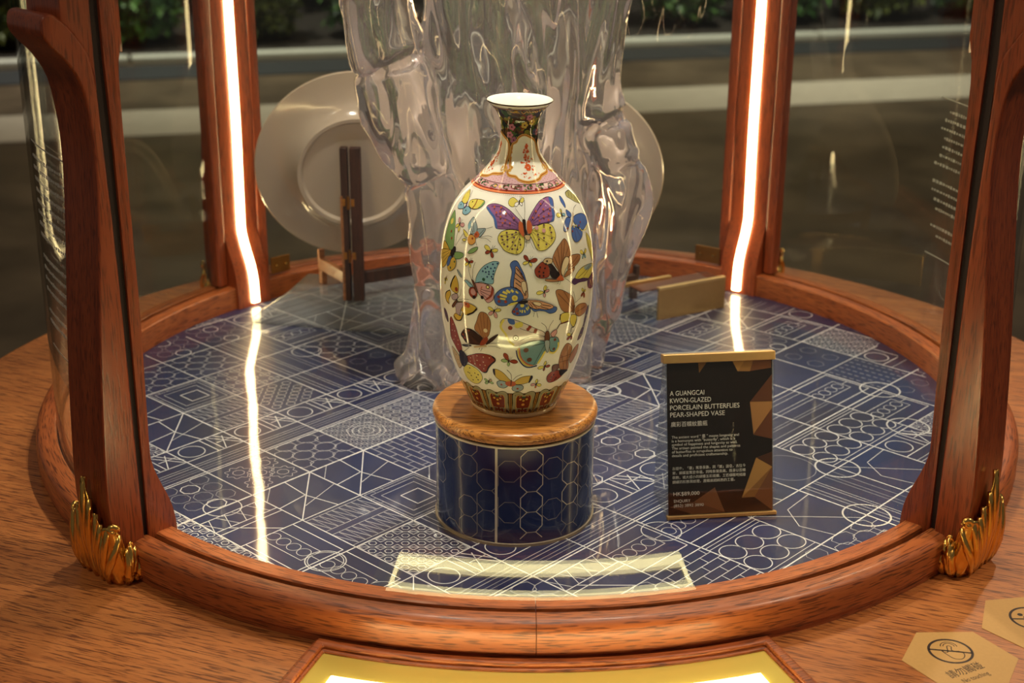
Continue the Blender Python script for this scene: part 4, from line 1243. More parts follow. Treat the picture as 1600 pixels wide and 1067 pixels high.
# ------------------------------------------------------------------ clear crystal trunk
def crystal():
    # limbs as (x, y, z, radius) runs, merged into one skin, then folded with vertical ridges
    runs = [
        [(-.101, .040, .000, .026), (-.098, .042, .03, .021), (-.093, .048, .09, .023), (-.085, .05, .145, .031), (-.087, .055, .195, .036), (-.105, .06, .245, .038), (-.122, .06, .295, .038), (-.138, .06, .345, .036), (-.148, .06, .42, .036), (-.14, .06, .50, .04)],
        [(-.050, .055, .000, .020), (-.048, .058, .06, .020), (-.052, .062, .14, .026), (-.052, .066, .22, .044), (-.045, .068, .30, .05), (-.048, .068, .38, .052), (-.05, .068, .50, .05)],
        [(.052, .050, .002, .013), (.050, .058, .05, .016), (.044, .066, .11, .024), (.030, .072, .18, .036), (.015, .074, .25, .044), (.005, .072, .33, .05), (.005, .07, .42, .052), (.01, .07, .50, .05)],
        [(.071, .088, .000, .010), (.073, .084, .025, .011), (.078, .078, .07, .017), (.088, .074, .12, .022), (.096, .07, .165, .024), (.092, .068, .205, .028), (.076, .068, .25, .033), (.062, .068, .30, .034), (.062, .068, .36, .036), (.07, .068, .43, .04), (.07, .068, .50, .04)],
        [(-.108, .038, .012, .021), (-.094, .034, .014, .023), (-.070, .042, .012, .021)],
        [(.0, .06, .14, .016), (.0, .066, .20, .03), (-.02, .07, .26, .04)],
    ]
    bm = bmesh.new()
    for run in runs:
        pts = catmull(run, 5, False)
        tube_bm(bm, [p[:3] for p in pts], [p[3] for p in pts], 14)
        for p in (pts[0], pts[-1]):
            bmesh.ops.create_icosphere(bm, subdivisions=2, radius=p[3] * 0.98, matrix=Matrix.Translation(Vector(p[:3])))
    me = bpy.data.meshes.new('tmp_crystal'); bm.to_mesh(me); bm.free()
    tmp = bpy.data.objects.new('tmp_crystal', me); col.objects.link(tmp)
    m = tmp.modifiers.new('r', 'REMESH'); m.mode = 'VOXEL'; m.voxel_size = 0.0034
    s = tmp.modifiers.new('s', 'SMOOTH'); s.factor = 0.5; s.iterations = 8
    dg = bpy.context.evaluated_depsgraph_get(); dg.update()
    me2 = bpy.data.meshes.new_from_object(tmp.evaluated_get(dg))
    bpy.data.objects.remove(tmp)
    n = len(me2.vertices)
    co = np.empty(n * 3); me2.vertices.foreach_get('co', co); co = co.reshape(-1, 3)
    no = np.array([v.normal[:] for v in me2.vertices])
    d = np.empty(n)
    for i in range(n):
        x, y, z = co[i]
        # melted folds: strongly stretched along the height, leaning with it, warped into tear drops
        wx = x + 0.10 * (z - 0.1) * (1 if x < 0 else -0.6)
        wp = noise.noise(Vector((x * 16, y * 16, z * 7))) * 0.25
        a = noise.noise(Vector((wx * 40 + wp * 5, y * 40, z * 5.5 + 3)))
        b = noise.noise(Vector((wx * 80 + wp * 7, y * 80, z * 11 + 9)))
        d[i] = 0.0125 * a + 0.0050 * b - 0.007 * max(0, 0.28 - abs(a))
        if z < 0.02: d[i] *= max(0.15, z / 0.02)
    co += no * d[:, None]
    co[:, 2] = np.maximum(co[:, 2], 0.0)
    me2.vertices.foreach_set('co', co.ravel())
    me2.update()
    t = NT('crystal')
    g = t.n('ShaderNodeBsdfPrincipled')
    bsdf_set(g, Base_Color=(1.0, 0.94, 0.98, 1), Roughness=0.0, Transmission_Weight=0.90, IOR=1.42, Specular_IOR_Level=0.5)
    t.l(g.outputs[0], t.out.inputs[0])
    o = link('crystal_sculpture', me2, t.m, None, True)
    sm = o.modifiers.new('s', 'SMOOTH'); sm.factor = 0.5; sm.iterations = 5
    tag(o, 'large clear crystal sculpture of a gnarled trunk with melted folds behind the vase', 'sculpture')
    return o
crystal()

# ------------------------------------------------------------------ frosted plates on folding wooden easels
def plate_material():
    t = NT('frosted_plate')
    b = t.n('ShaderNodeBsdfPrincipled')
    bsdf_set(b, Base_Color=srgb(186, 172, 156), Roughness=0.16, Coat_Weight=0.5, Coat_Roughness=0.08)
    b.inputs['Subsurface Weight'].default_value = 0.25
    b.inputs['Subsurface Radius'].default_value = (0.02, 0.018, 0.014)
    b.inputs['Subsurface Scale'].default_value = 0.2
    t.l(b.outputs[0], t.out.inputs[0])
    return t.m
PLM = plate_material()
def plate(label, c, az, tilt, R_=0.109):
    # axis +z is the plate's back (foot side), turned to face the camera
    prof = [(0, 0.0060), (0.057, 0.0060), (0.0595, 0.0096), (0.0635, 0.0098), (0.0655, 0.0056), (0.072, -0.002), (0.082, -0.0075), (0.104, -0.0108), (R_ - 0.0008, -0.0114), (R_, -0.0130), (R_ - 0.0010, -0.0146), (0.103, -0.0142), (0.080, -0.0112), (0.068, -0.0052), (0.060, 0.0010), (0, 0.0010)]
    o = from_bm('plate', lathe_bm(prof, 120), PLM, None, True)
    m = o.modifiers.new('e', 'EDGE_SPLIT'); m.split_angle = math.radians(50)
    nrm = Vector((math.sin(az) * math.cos(tilt), -math.cos(az) * math.cos(tilt), -math.sin(tilt)))
    o.rotation_euler = nrm.to_track_quat('Z', 'Y').to_euler()
    o.location = c
    tag(o, label, 'plate', 'frosted plates on easels')
    return o
def easel(label, base, az):
    root = empty('plate_easel', base, az)
    tag(root, label, 'plate stand', 'wooden plate easels')
    H = 0.172
    lean = 0.012
    for s, nm, wmat in ((-1, 'upright', MT['dark_wood']), (1, 'upright', MT['dark_wood'])):
        bm = bmesh.new()
        ww = 0.0092 if s < 0 else 0.0128
        x0 = s * (0.0006) + s * ww / 2 + 0.002
        add_box(bm, (x0, 0, H / 2), (ww - 0.0012, 0.009, H))
        u = from_bm(nm, bm, wmat, root); bevel(u, 0.0012)
        if s < 0:
            box('pale_edge', (x0 - ww / 2 + 0.0012, -0.0046, 0.060), (0.0028, 0.0012, 0.118), MT['tan_wood'], u, 0.0003)
    for z in (0.112, 0.052):
        bm = bmesh.new(); tube_bm(bm, [(0.001, -0.0055, z - 0.007), (0.001, -0.0055, z + 0.007)], 0.0020, 8)
        h = from_bm('hinge', bm, MT['brass'], root)
        for t in (-0.0040, 0.0055): box('leaf', (t, -0.0048, z), (0.0040, 0.0010, 0.0080), MT['brass'], h, 0.0003)
    for s, mat in ((-1, MT['tan_wood']), (1, MT['dark_wood'])):
        L = 0.068 if s < 0 else 0.092
        a = math.radians(128 if s < 0 else 35)
        d = Vector((math.cos(a), math.sin(a), 0))
        M4 = Matrix.Translation(Vector((s * 0.004, 0.004, 0.0235)) + d * L / 2) @ Matrix.Rotation(a, 4, 'Z')
        arm = box('arm', (0, 0, 0), (L, 0.007, 0.014), mat, root, 0.0012, M4)
        M5 = Matrix.Translation(Vector((s * 0.004, 0.004, 0.0345)) + d * (L - 0.0025)) @ Matrix.Rotation(a, 4, 'Z')
        box('stop', (0, 0, 0), (0.006, 0.007, 0.012), mat, arm, 0.001, M5)
        M6 = Matrix.Translation(Vector((s * 0.004, 0.004, 0.0083)) + d * (L - 0.006)) @ Matrix.Rotation(a, 4, 'Z')
        box('foot', (0, 0, 0), (0.008, 0.007, 0.0166), mat, arm, 0.001, M6)
    return root
BLK_H = 0.030
# clear block with a wide bevelled foot under the left easel
def frustum(name, bot, top_, h, mat):
    bm = bmesh.new()
    a = [bm.verts.new((x, y, 0)) for x, y in bot]; a2 = [bm.verts.new((x, y, 0.006)) for x, y in bot]; b = [bm.verts.new((x, y, h)) for x, y in top_]
    bm.faces.new(a[::-1]); bm.faces.new(b)
    for k in range(len(a)):
        k2 = (k + 1) % len(a)
        bm.faces.new((a[k], a[k2], a2[k2], a2[k])); bm.faces.new((a2[k], a2[k2], b[k2], b[k]))
    bmesh.ops.recalc_face_normals(bm, faces=bm.faces)
    return from_bm(name, bm, mat)
tg = NT('clear_block')
lw = tg.n('ShaderNodeLayerWeight'); lw.inputs['Blend'].default_value = 0.5
fac = tg.math('ADD', tg.math('MULTIPLY', tg.math('POWER', lw.outputs['Facing'], 4.0), 0.9), 0.05)
tr_ = tg.n('ShaderNodeBsdfTransparent'); tr_.inputs[0].default_value = (0.90, 0.92, 0.93, 1)
gl_ = tg.n('ShaderNodeBsdfGlossy'); gl_.inputs['Roughness'].default_value = 0.02
df_ = tg.n('ShaderNodeBsdfDiffuse'); df_.inputs[0].default_value = (0.6, 0.62, 0.64, 1)
m1 = tg.n('ShaderNodeMixShader'); m1.inputs[0].default_value = 0.2; tg.l(tr_.outputs[0], m1.inputs[1]); tg.l(df_.outputs[0], m1.inputs[2])
m2 = tg.n('ShaderNodeMixShader'); tg.l(fac, m2.inputs[0]); tg.l(m1.outputs[0], m2.inputs[1]); tg.l(gl_.outputs[0], m2.inputs[2])
tg.l(m2.outputs[0], tg.out.inputs[0])
blk = frustum('crystal_block', [(-.309, .208), (-.122, .172), (-.100, .300), (-.272, .312)], [(-.268, .232), (-.124, .200), (-.110, .292), (-.255, .300)], BLK_H, tg.m)
bevel(blk, 0.0022, 3)
tag(blk, 'clear crystal slab with sloping sides under the left plate easel', 'crystal block')
easel('dark wooden folding easel with brass hinges holding the left plate', (-0.194, 0.206, BLK_H), math.radians(-4))
plate('frosted white plate seen from the back on the crystal slab at left', (-0.1885, 0.2365, 0.1695), math.radians(10), math.radians(11))
easel('dark wooden easel behind the crystal trunk holding the right plate', (0.048, 0.258, 0.0), math.radians(-2))
plate('frosted white plate half hidden behind the right side of the crystal trunk', (0.0425, 0.2880, 0.1500), math.radians(-6), math.radians(11))

# ------------------------------------------------------------------ sign seen from behind near the right rear post
root = empty('acrylic_sign_stand', (0.187, 0.257, 0.0), math.radians(30))
tag(root, 'gold and clear acrylic sign stand turned away beside the right rear post', 'sign stand')
box('gold_panel', (0, 0, 0.0178), (0.092, 0.004, 0.0356), MT['brushed_gold'], root, 0.0006)
box('top_edge', (0, 0.001, 0.0368), (0.092, 0.0062, 0.0024), plain('pale_gold', srgb(226, 196, 142), 0.35, 0.8), root, 0.0004)
bm = bmesh.new()
P0 = [(0.004, 0.0), (0.060, 0.0), (0.034, 0.0345), (0.004, 0.0345)]
a = [bm.verts.new((-0.068, y, z)) for y, z in P0]; b = [bm.verts.new((0.044, y, z)) for y, z in P0]
bm.faces.new(a); bm.faces.new(b[::-1])
for i in range(4): bm.faces.new((a[i], b[i], b[(i + 1) % 4], a[(i + 1) % 4]))
bmesh.ops.recalc_face_normals(bm, faces=bm.faces)
from_bm('clear_wedge', bm, MT['acrylic'], root)
box('card_back', (-0.020, 0.016, 0.0356), (0.094, 0.024, 0.0014), plain('card_back', srgb(96, 56, 38), 0.35, 0, 0.4), root, 0.0003)
gbar = box('gold_bar', (-0.044, 0.030, 0.0366), (0.070, 0.0056, 0.0048), MT['brushed_gold'], root, 0.0006)

# ------------------------------------------------------------------ round pedestal with oak cap
SX, SY, SR, SH = -0.00877, -0.23716, 0.0651, 0.0852
ped = empty('vase_pedestal', (SX, SY, 0))
tag(ped, 'drum pedestal in navy patterned foil with round oak cap under the vase', 'pedestal')
def drum_blue():
    t = NT('drum_navy')
    b = t.n('ShaderNodeBsdfPrincipled')
    bsdf_set(b, Base_Color=srgb(18, 34, 84), Roughness=0.2, Coat_Weight=0.35, Coat_Roughness=0.04)
    t.l(b.outputs[0], t.out.inputs[0]); return t.m
from_bm('drum', lathe_bm([(0, 0), (SR - .0006, 0), (SR - .0006, SH), (SR - .003, SH), (0, SH - .002)], 160), drum_blue(), ped, False)
bevel(ped.children[0], 0.0004, 1)
lm = plain('pale_line', srgb(206, 196, 180), 0.4, 0.2)
from_bm('rim_line', lathe_bm([(SR - .0022, SH + .0006), (SR + .0002, SH + .0006), (SR + .0003, SH - .0008), (SR - .0007, SH - .0008)], 160), lm, ped)
from_bm('base_line', lathe_bm([(SR - .0007, .0026), (SR + .0006, .0024), (SR + .0006, 0), (SR - .0007, 0)], 160), plain('warm_grey_edge', srgb(150, 138, 122), 0.4, 0.2), ped)
# shadow gap and cap
from_bm('gap_ring', lathe_bm([(0, SH - .001), (SR - .006, SH - .001), (SR - .006, SH + .003), (0, SH + .003)], 96), MT['groove'], ped)
cz0, cz1, cr_ = SH + 0.0018, 0.0970, 0.0668
cap = from_bm('oak_cap', lathe_bm([(0, cz0), (cr_ - .004, cz0), (cr_ - .0012, cz0 + .0010), (cr_ - .0001, cz0 + .0034), (cr_, cz0 + .0052), (cr_ - .0006, cz1 - .0026), (cr_ - .0022, cz1 - .0008), (cr_ - .0048, cz1), (0, cz1)], 160), MT['honey_oak'], ped)
cap.data.polygons.foreach_set('use_smooth', [True] * len(cap.data.polygons))
cap.modifiers.new('e', 'EDGE_SPLIT').split_angle = math.radians(40)
def drum_lines():
    vs_, fs, ik = [], [], []
    def seg(a, b, wd_, k):
        n = max(1, int(abs(a[0] - b[0]) / 0.06)); R_ = SR - .0006 + .00012
        dx, dy = (b[0] - a[0]) * R_, b[1] - a[1]; L = math.hypot(dx, dy) or 1
        nx, ny = -dy / L * wd_ / 2, dx / L * wd_ / 2; ex, ey = dx / L * wd_ * .25, dy / L * wd_ * .25
        for q in range(n):
            p0 = (a[0] + (b[0] - a[0]) * q / n, a[1] + (b[1] - a[1]) * q / n); p1 = (a[0] + (b[0] - a[0]) * (q + 1) / n, a[1] + (b[1] - a[1]) * (q + 1) / n)
            i = len(vs_)
            for (pp, s, e) in ((p0, 1, -1), (p0, -1, -1), (p1, -1, 1), (p1, 1, 1)):
                th = pp[0] + (nx * s + ex * e) / R_; z = pp[1] + ny * s + ey * e
                z = min(max(z, 0.0022), SH - 0.0008)
                vs_.append((R_ * math.sin(th), -R_ * math.cos(th), z))
            fs.append((i, i + 1, i + 2, i + 3)); ik.append(k)
    A = -0.215                      # seam of the wrapped foil
    seg((A, 0.002), (A, SH), 0.0020, 1.0)
    R_ = SR; s = 0.0185
    def oct_(th, z, br):
        rr = s * 0.52
        P = [(th + rr * math.cos(PI / 8 + k * PI / 4) / R_, z + rr * math.sin(PI / 8 + k * PI / 4)) for k in range(8)]
        for a, b in zip(P, P[1:] + P[:1]):
            if a[1] < 0.0005 or b[1] < 0.0005 or a[1] > SH + .002 or b[1] > SH + .002: continue
            seg(a, b, 0.0007 if br else 0.00045, 0.85 if br else 0.42)
    for k in range(-9, 11):
        for r in range(0, 5):
            th = A + 0.16 + k * (s * 0.96 / R_); z = 0.008 + r * s * 0.96
            m = (k * 3 + r * 5 + (k * r) % 3) % 7
            if k == 1: br, on = True, True
            elif k == 0: br, on = False, r in (1, 3)
            elif k == -1: br, on = False, r in (1, 2, 3)
            elif k == -2: br, on = False, r in (0, 1, 3, 4)
            elif k == 2: br, on = False, r in (1, 3)
            elif k == 3: br, on = r in (2, 3), True
            elif k in (-3,): br, on = False, r in (0, 4)
            else: br, on = m == 0, m not in (2, 5)
            if on: oct_(th, z - (s * 0.48 if k in (1, -1, 3, -3) else 0) + 0.004, br)
    me = bpy.data.meshes.new('foil_lines'); me.from_pydata(vs_, [], fs)
    at = me.attributes.new('Ink', 'FLOAT', 'FACE'); at.data.foreach_set('value', ik)
    t = NT('foil_line_ink')
    b = t.n('ShaderNodeBsdfPrincipled'); a = t.n('ShaderNodeAttribute', attribute_name='Ink')
    t.l(t.mix(a.outputs['Fac'], srgb(24, 32, 62), srgb(214, 204, 186)), b.inputs['Base Color'])
    bsdf_set(b, Roughness=0.25, Coat_Weight=0.6, Coat_Roughness=0.05)
    t.l(b.outputs[0], t.out.inputs[0])
    tag(link('foil_lines', me, t.m, ped), kind='stuff')
drum_lines()

# ------------------------------------------------------------------ the vase
PROF = [(0,.0335),(.0012,.0347),(.004,.0349),(.0085,.0376),(.0165,.0412),(.0314,.0477),(.0462,.0524),(.0608,.0560),(.0755,.0585),(.0901,.0599),(.1046,.0603),(.1188,.0598),(.1318,.0588),(.1453,.0566),(.1587,.0525),(.1685,.0476),(.1762,.0417),(.1826,.0352),(.1892,.0287),(.1958,.0226),(.2023,.0179),(.2087,.0148),(.2178,.0137),(.2293,.0143),(.2371,.0174),(.2425,.0215),(.2457,.0250)]
_pz = np.array([a for a, b in PROF]); _pr = np.array([b for a, b in PROF])
FZ = [p for p in catmull(PROF, 5, False)]
_fz = np.array([a for a, b in FZ]); _fr = np.array([b for a, b in FZ])
def vrad(z): return float(np.interp(z, _fz, _fr))
vase = empty('porcelain_vase', (-.0099, -.23716, .0970))
vase.rotation_euler = (0, math.radians(0.7), 0)
tag(vase, 'white porcelain vase painted with many coloured butterflies on the oak cap', 'vase')
outer = [(r, z) for z, r in FZ]
inner = [(.0246, .2462), (.0236, .2458), (.0205, .2427), (.0160, .2371), (.0126, .2293), (.0118, .2178), (.0126, .2087), (.0160, .2010), (.0300, .185), (.050, .160), (.055, .12), (.050, .06), (.03, .01), (0, .008)]
body = from_bm('body', lathe_bm([(0, .0012), (.031, .0012), (.0325, 0)] + outer + [(.0250, .2460)] + inner, 256), MT['porcelain'], vase, True)
PALETTE = {'pu': (150, 92, 150), 'dp': (84, 50, 96), 'bl': (70, 102, 178), 'lb': (124, 176, 198), 'ye': (222, 204, 78), 'oc': (206, 168, 54), 'oy': (216, 150, 60), 'or': (196, 88, 40), 'rd': (150, 54, 26), 'dk': (40, 26, 22), 'ta': (196, 164, 116), 'tn': (172, 112, 66), 'br': (104, 58, 34), 'pb': (96, 62, 72), 'pk': (206, 146, 148), 'gr': (118, 158, 88), 'dg': (36, 84, 58), 'lg': (150, 184, 120), 'gb': (142, 164, 172), 'ol': (164, 154, 86), 'nv': (34, 48, 104), 'wh': (240, 236, 228), 'pt': (226, 200, 158), 'pe': (214, 152, 110), 'li': (176, 152, 166), 'pw': (224, 208, 196), 'tl': (98, 148, 156), 'k': (44, 30, 24), 'go': (214, 158, 62), 'gy': (150, 150, 116), 'mr': (118, 34, 22), 'pi': (214, 170, 178)}
def muted(v, k=0.16):
    g = 0.3 * v[0] + 0.59 * v[1] + 0.11 * v[2]
    return srgb(*[c + (g - c) * k for c in v])
PALETTE = {k: muted(v) for k, v in PALETTE.items()}
RS = 0.060
class Deco:
    """thin enamel shapes lying on the vase wall; plane coords: x = angle * 60 mm, y = height"""
    def __init__(s): s.v, s.f, s.c, s.layer = [], [], [], 0
    def put(s, x, y):
        th = x / RS; z = min(max(y, 0.0005), 0.2456)
        e = 0.0005
        sl = (vrad(min(z + e, .2457)) - vrad(max(z - e, 0))) / (2 * e)
        off = 0.00007 + 0.00003 * s.layer
        k = off / math.sqrt(1 + sl * sl)
        r = vrad(z) + k
        s.v.append((r * math.sin(th), -r * math.cos(th), z - k * sl))
        return len(s.v) - 1
    def poly(s, pts, colr, grid=0.0028):
        n = len(pts)
        xs = [p[0] for p in pts]; ys = [p[1] for p in pts]
        V = [Vector(p) for p in pts]
        x = min(xs) + grid / 2
        while x < max(xs):
            y = min(ys) + grid / 2
            while y < max(ys):
                inside = False; j = n - 1
                for i in range(n):
                    if (ys[i] > y) != (ys[j] > y) and x < (xs[j] - xs[i]) * (y - ys[i]) / (ys[j] - ys[i]) + xs[i]: inside = not inside
                    j = i
                if inside: V.append(Vector((x, y)))
                y += grid
            x += grid
        r = delaunay_2d_cdt(V, [], [list(range(n))], 1, 1e-7)
        idx = [s.put(p.x, p.y) for p in r[0]]
        for f in r[2]:
            s.f.append([idx[i] for i in f]); s.c.append(colr)
        s.layer += 1
    def line(s, pts, wd_, colr, closed=False):
        """pts plane coords, width in metres"""
        if closed: pts = list(pts) + [pts[0]]
        P = []
        for a, b in zip(pts[:-1], pts[1:]):
            n = max(1, int(math.hypot(b[0] - a[0], b[1] - a[1]) / 0.003))
            for k in range(n): P.append((a[0] + (b[0] - a[0]) * k / n, a[1] + (b[1] - a[1]) * k / n))
        P.append(pts[-1])
        prev = None
        for i, p in enumerate(P):
            a, b = P[max(0, i - 1)], P[min(len(P) - 1, i + 1)]
            dx, dy = b[0] - a[0], b[1] - a[1]; L = math.hypot(dx, dy) or 1
            fx = RS / vrad(min(max(p[1], 0), .2457))
            nx, ny = -dy / L * wd_ / 2 * fx, dx / L * wd_ / 2
            e = (s.put(p[0] + nx, p[1] + ny), s.put(p[0] - nx, p[1] - ny))
            if prev: s.f.append([prev[0], prev[1], e[1], e[0]]); s.c.append(colr)
            prev = e
        s.layer += 1
    def spot(s, c, r, colr, n=9, sq=1.0):
        fx = RS / vrad(min(max(c[1], 0), .2457))
        m = s.put(*c); ring = [s.put(c[0] + r * math.cos(2 * PI * k / n) * fx, c[1] + r * sq * math.sin(2 * PI * k / n)) for k in range(n)]
        for k in range(n): s.f.append([m, ring[k], ring[(k + 1) % n]]); s.c.append(colr)
    def band(s, z0, z1, colr, n=180, m=2):
        rows = [[s.put(2 * PI * k / n * RS, z0 + (z1 - z0) * j / m) for k in range(n)] for j in range(m + 1)]
        for j in range(m):
            for k in range(n): s.f.append([rows[j][k], rows[j][(k + 1) % n], rows[j + 1][(k + 1) % n], rows[j + 1][k]]); s.c.append(colr)
        s.layer += 1
    def build(s, name, parent):
        me = bpy.data.meshes.new(name)
        me.from_pydata(s.v, [], s.f)
        at = me.attributes.new('Col', 'FLOAT_COLOR', 'FACE')
        at.data.foreach_set('color', [c for q in s.c for c in q])
        me.polygons.foreach_set('use_smooth', [True] * len(me.polygons))
        o = link(name, me, MT['paint'], parent)
        return o
def plane(flat): return [(math.radians(flat[i] / 10) * RS, flat[i + 1] / 1e4) for i in range(0, len(flat), 2)]
DK = PALETTE['dk']
for nm, items in BUTTERFLIES:
    d = Deco()
    if nm == 'small':
        c = plane(items[0][3])[0]
        for (_, cl, _, fl_) in items[1:]:
            q = plane(fl_)[0]
            dx, dy = q[0] - c[0], q[1] - c[1]; L = math.hypot(dx, dy) or 1e-4
            nx, ny = -dy / L * L * 0.23, dx / L * L * 0.23
            P = catmull([(c[0] + dx * 0.06, c[1] + dy * 0.06), (c[0] + dx * .5 + nx, c[1] + dy * .5 + ny), (c[0] + dx * .85 + nx * .8, c[1] + dy * .85 + ny * .8), (q[0], q[1]), (c[0] + dx * .85 - nx * .8, c[1] + dy * .85 - ny * .8), (c[0] + dx * .5 - nx, c[1] + dy * .5 - ny)], 3)
            d.poly(P, PALETTE[cl]); d.line(P, 0.00026, DK, True)
        d.layer += 1
        d.line([(c[0] - .0004, c[1] - .0012), c, (c[0] + .0002, c[1] + .0014)], 0.0008, DK)
        d.line([c, (c[0] + .0012, c[1] + .0042)], 0.00018, DK); d.line([c, (c[0] + .0030, c[1] + .0040)], 0.00018, DK)
        o = d.build('painted_butterfly', vase)
        continue
    for kind, cl, wd_, fl_ in items:
        P = plane(fl_); C_ = PALETTE[cl]
        if kind in 'pf':
            S_ = catmull(P, 4) if len(P) > 3 else P
            d.poly(S_, C_)
            if kind == 'p': d.line(S_, 0.00034, DK, True)
        elif kind == 'l':
            S_ = catmull(P, 4, False) if len(P) > 2 else P
            d.line(S_, max(wd_ * 1e-4 * 0.95, 0.00024), C_)
        else:
            for q in P: d.spot(q, max(wd_ * 1e-4, 0.0004), C_)
            d.layer += 1
    o = d.build('painted_butterfly', vase)
front = [o for o in vase.children if o.name.startswith('painted_butterfly')]
for o in front:                   # the far side of the vase carries the same painting
    c = o.copy(); col.objects.link(c); c.parent = vase
    c.rotation_euler = (0, 0, PI)

# neck and foot borders
rng = random.Random(11)
d = Deco()
d.band(.2020, .2424, srgb(52, 40, 22), 180, 14)
for k in range(420):
    cl = rng.choice([srgb(70, 92, 44), srgb(58, 78, 34), srgb(118, 118, 48), srgb(120, 58, 30), srgb(150, 116, 44), srgb(34, 44, 40), srgb(86, 60, 30), srgb(40, 56, 30)])
    d.layer = 1 + k % 7
    d.spot((rng.uniform(-PI, PI) * RS, rng.uniform(.2035, .2415)), rng.uniform(.0009, .0026), cl, 7, rng.uniform(.5, 1.4))
for k in range(34):
    d.layer = 9
    c = (rng.uniform(-PI, PI) * RS, rng.uniform(.206, .238))
    cl = rng.choice([srgb(176, 112, 130), srgb(150, 92, 120), srgb(200, 170, 80), srgb(70, 74, 104)])
    for q in range(5): d.spot((c[0] + .0016 * math.cos(q * 1.257) * RS / vrad(c[1]), c[1] + .0016 * math.sin(q * 1.257)), .0012, cl, 7)
    d.layer = 10; d.spot(c, .0007, srgb(90, 40, 60), 7)
for k in range(26):
    d.layer = 11
    a = rng.uniform(-PI, PI) * RS
    d.line(catmull([(a, .2410), (a + .006, .2400 - rng.uniform(0, .001)), (a + .012, .2412), (a + .018, .2395)], 3, False), .0005, PALETTE['go'])
d.layer = 12
d.line([(2 * PI * k / 120 * RS, .2424) for k in range(121)], .0006, srgb(120, 60, 30))
o = d.build('neck_flower_band', vase)
d = Deco()
d.layer = 13
d.band(.1880, .2000, PALETTE['pi'], 180, 8)
for k in range(40):
    for r_ in range(9):
        d.layer = 14
        d.spot(((k + .5 * (r_ % 2)) / 40 * 2 * PI * RS, .1885 + r_ * .0009), .00028, srgb(150, 70, 84), 5)
d.layer = 3
MED = [147, 2221, 331, 2203, 533, 2170, 600, 2124, 612, 2067, 612, 2018, 614, 1986, 630, 1962, 600, 1938, 427, 1926, 347, 1906, 243, 1895, 167, 1891, 87, 1896, 6, 1908, -46, 1926, -153, 1931, -201, 1951, -178, 1967, -128, 1983, -179, 1991, -206, 2037, -213, 2095, -190, 2146, -74, 2168, -17, 2200]
mp = catmull(plane(MED), 3)
for k in range(4):
    dx = k * PI / 2 * RS
    d.layer = 16
    P = [(a + dx, b) for a, b in mp]
    d.poly(P, srgb(232, 228, 214), 0.0035)
    d.layer = 18; d.line(P, .0019, PALETTE['go'], True)
    d.layer = 19; d.line(P, .0005, srgb(150, 70, 30), True)
    cx_ = dx + math.radians(20) * RS
    d.layer = 20
    for q in range(70):                     # orange blossom sprays
        t = rng.random(); yy = .1915 + .022 * t
        sp = .022 * (1 - t) ** 0.8 + .003
        d.spot((cx_ + rng.gauss(0, sp * .42), yy), rng.uniform(.0003, .0009), rng.choice([srgb(216, 104, 58), srgb(226, 140, 96), srgb(196, 82, 40)]), 6)
    for q in range(6): d.spot((cx_ + .004 * math.cos(q * 1.05), .1985 + .0014 * math.sin(q * 1.05)), .0011, srgb(212, 92, 44), 7)
    for q in range(4): d.spot((cx_ + .003 + .003 * math.cos(q * 1.6), .2135 + .0012 * math.sin(q * 1.6)), .0008, srgb(206, 88, 44), 7)
    d.layer = 21; d.line([(cx_, .199), (cx_ - .003, .206), (cx_ + .003, .213)], .0003, srgb(190, 84, 44))
    for sgn, xe in ((-1, -20.5), (1, 61.0)):      # scrolls at the foot of each frame
        c0 = (dx + math.radians(xe) * RS, .1958)
        for s2 in (-1, 1):
            P = [(c0[0] + s2 * (.0045 - .0038 * q / 12 * math.cos(q * .55)), c0[1] + .0013 + .0016 * math.sin(q * .55)) for q in range(12)]
            d.layer = 21; d.line(P, .0007, PALETTE['go'])
o = d.build('neck_medallion_band', vase)
d = Deco()
d.band(.1838, .1882, srgb(206, 158, 164), 180, 3)
for k in range(120):
    d.layer = 1 + k % 4
    d.spot((rng.uniform(-PI, PI) * RS, rng.uniform(.1843, .1877)), rng.uniform(.0005, .0013), rng.choice([srgb(84, 108, 66), srgb(60, 84, 50), srgb(226, 206, 190), srgb(170, 96, 110), srgb(216, 176, 96), srgb(120, 60, 50)]), 7)
for k in range(22):
    d.layer = 6
    c = (k / 22 * 2 * PI * RS, .1860)
    d.line([(c[0] + .004 * math.cos(q * .6) * RS / .034 * .6, c[1] + .0011 * math.sin(q * .6)) for q in range(10)], .00045, srgb(60, 84, 50))
d.layer = 7
for z, w_, cl in ((.1882, .0007, srgb(120, 34, 26)), (.1839, .0006, srgb(140, 40, 28)), (.1829, .0010, srgb(222, 128, 84)), (.1823, .0004, srgb(214, 120, 80))):
    d.line([(2 * PI * k / 160 * RS, z) for k in range(161)], w_, cl)
for k in range(150): d.spot((k / 150 * 2 * PI * RS, .1812), .00022, srgb(190, 90, 60), 5)
o = d.build('shoulder_band', vase)
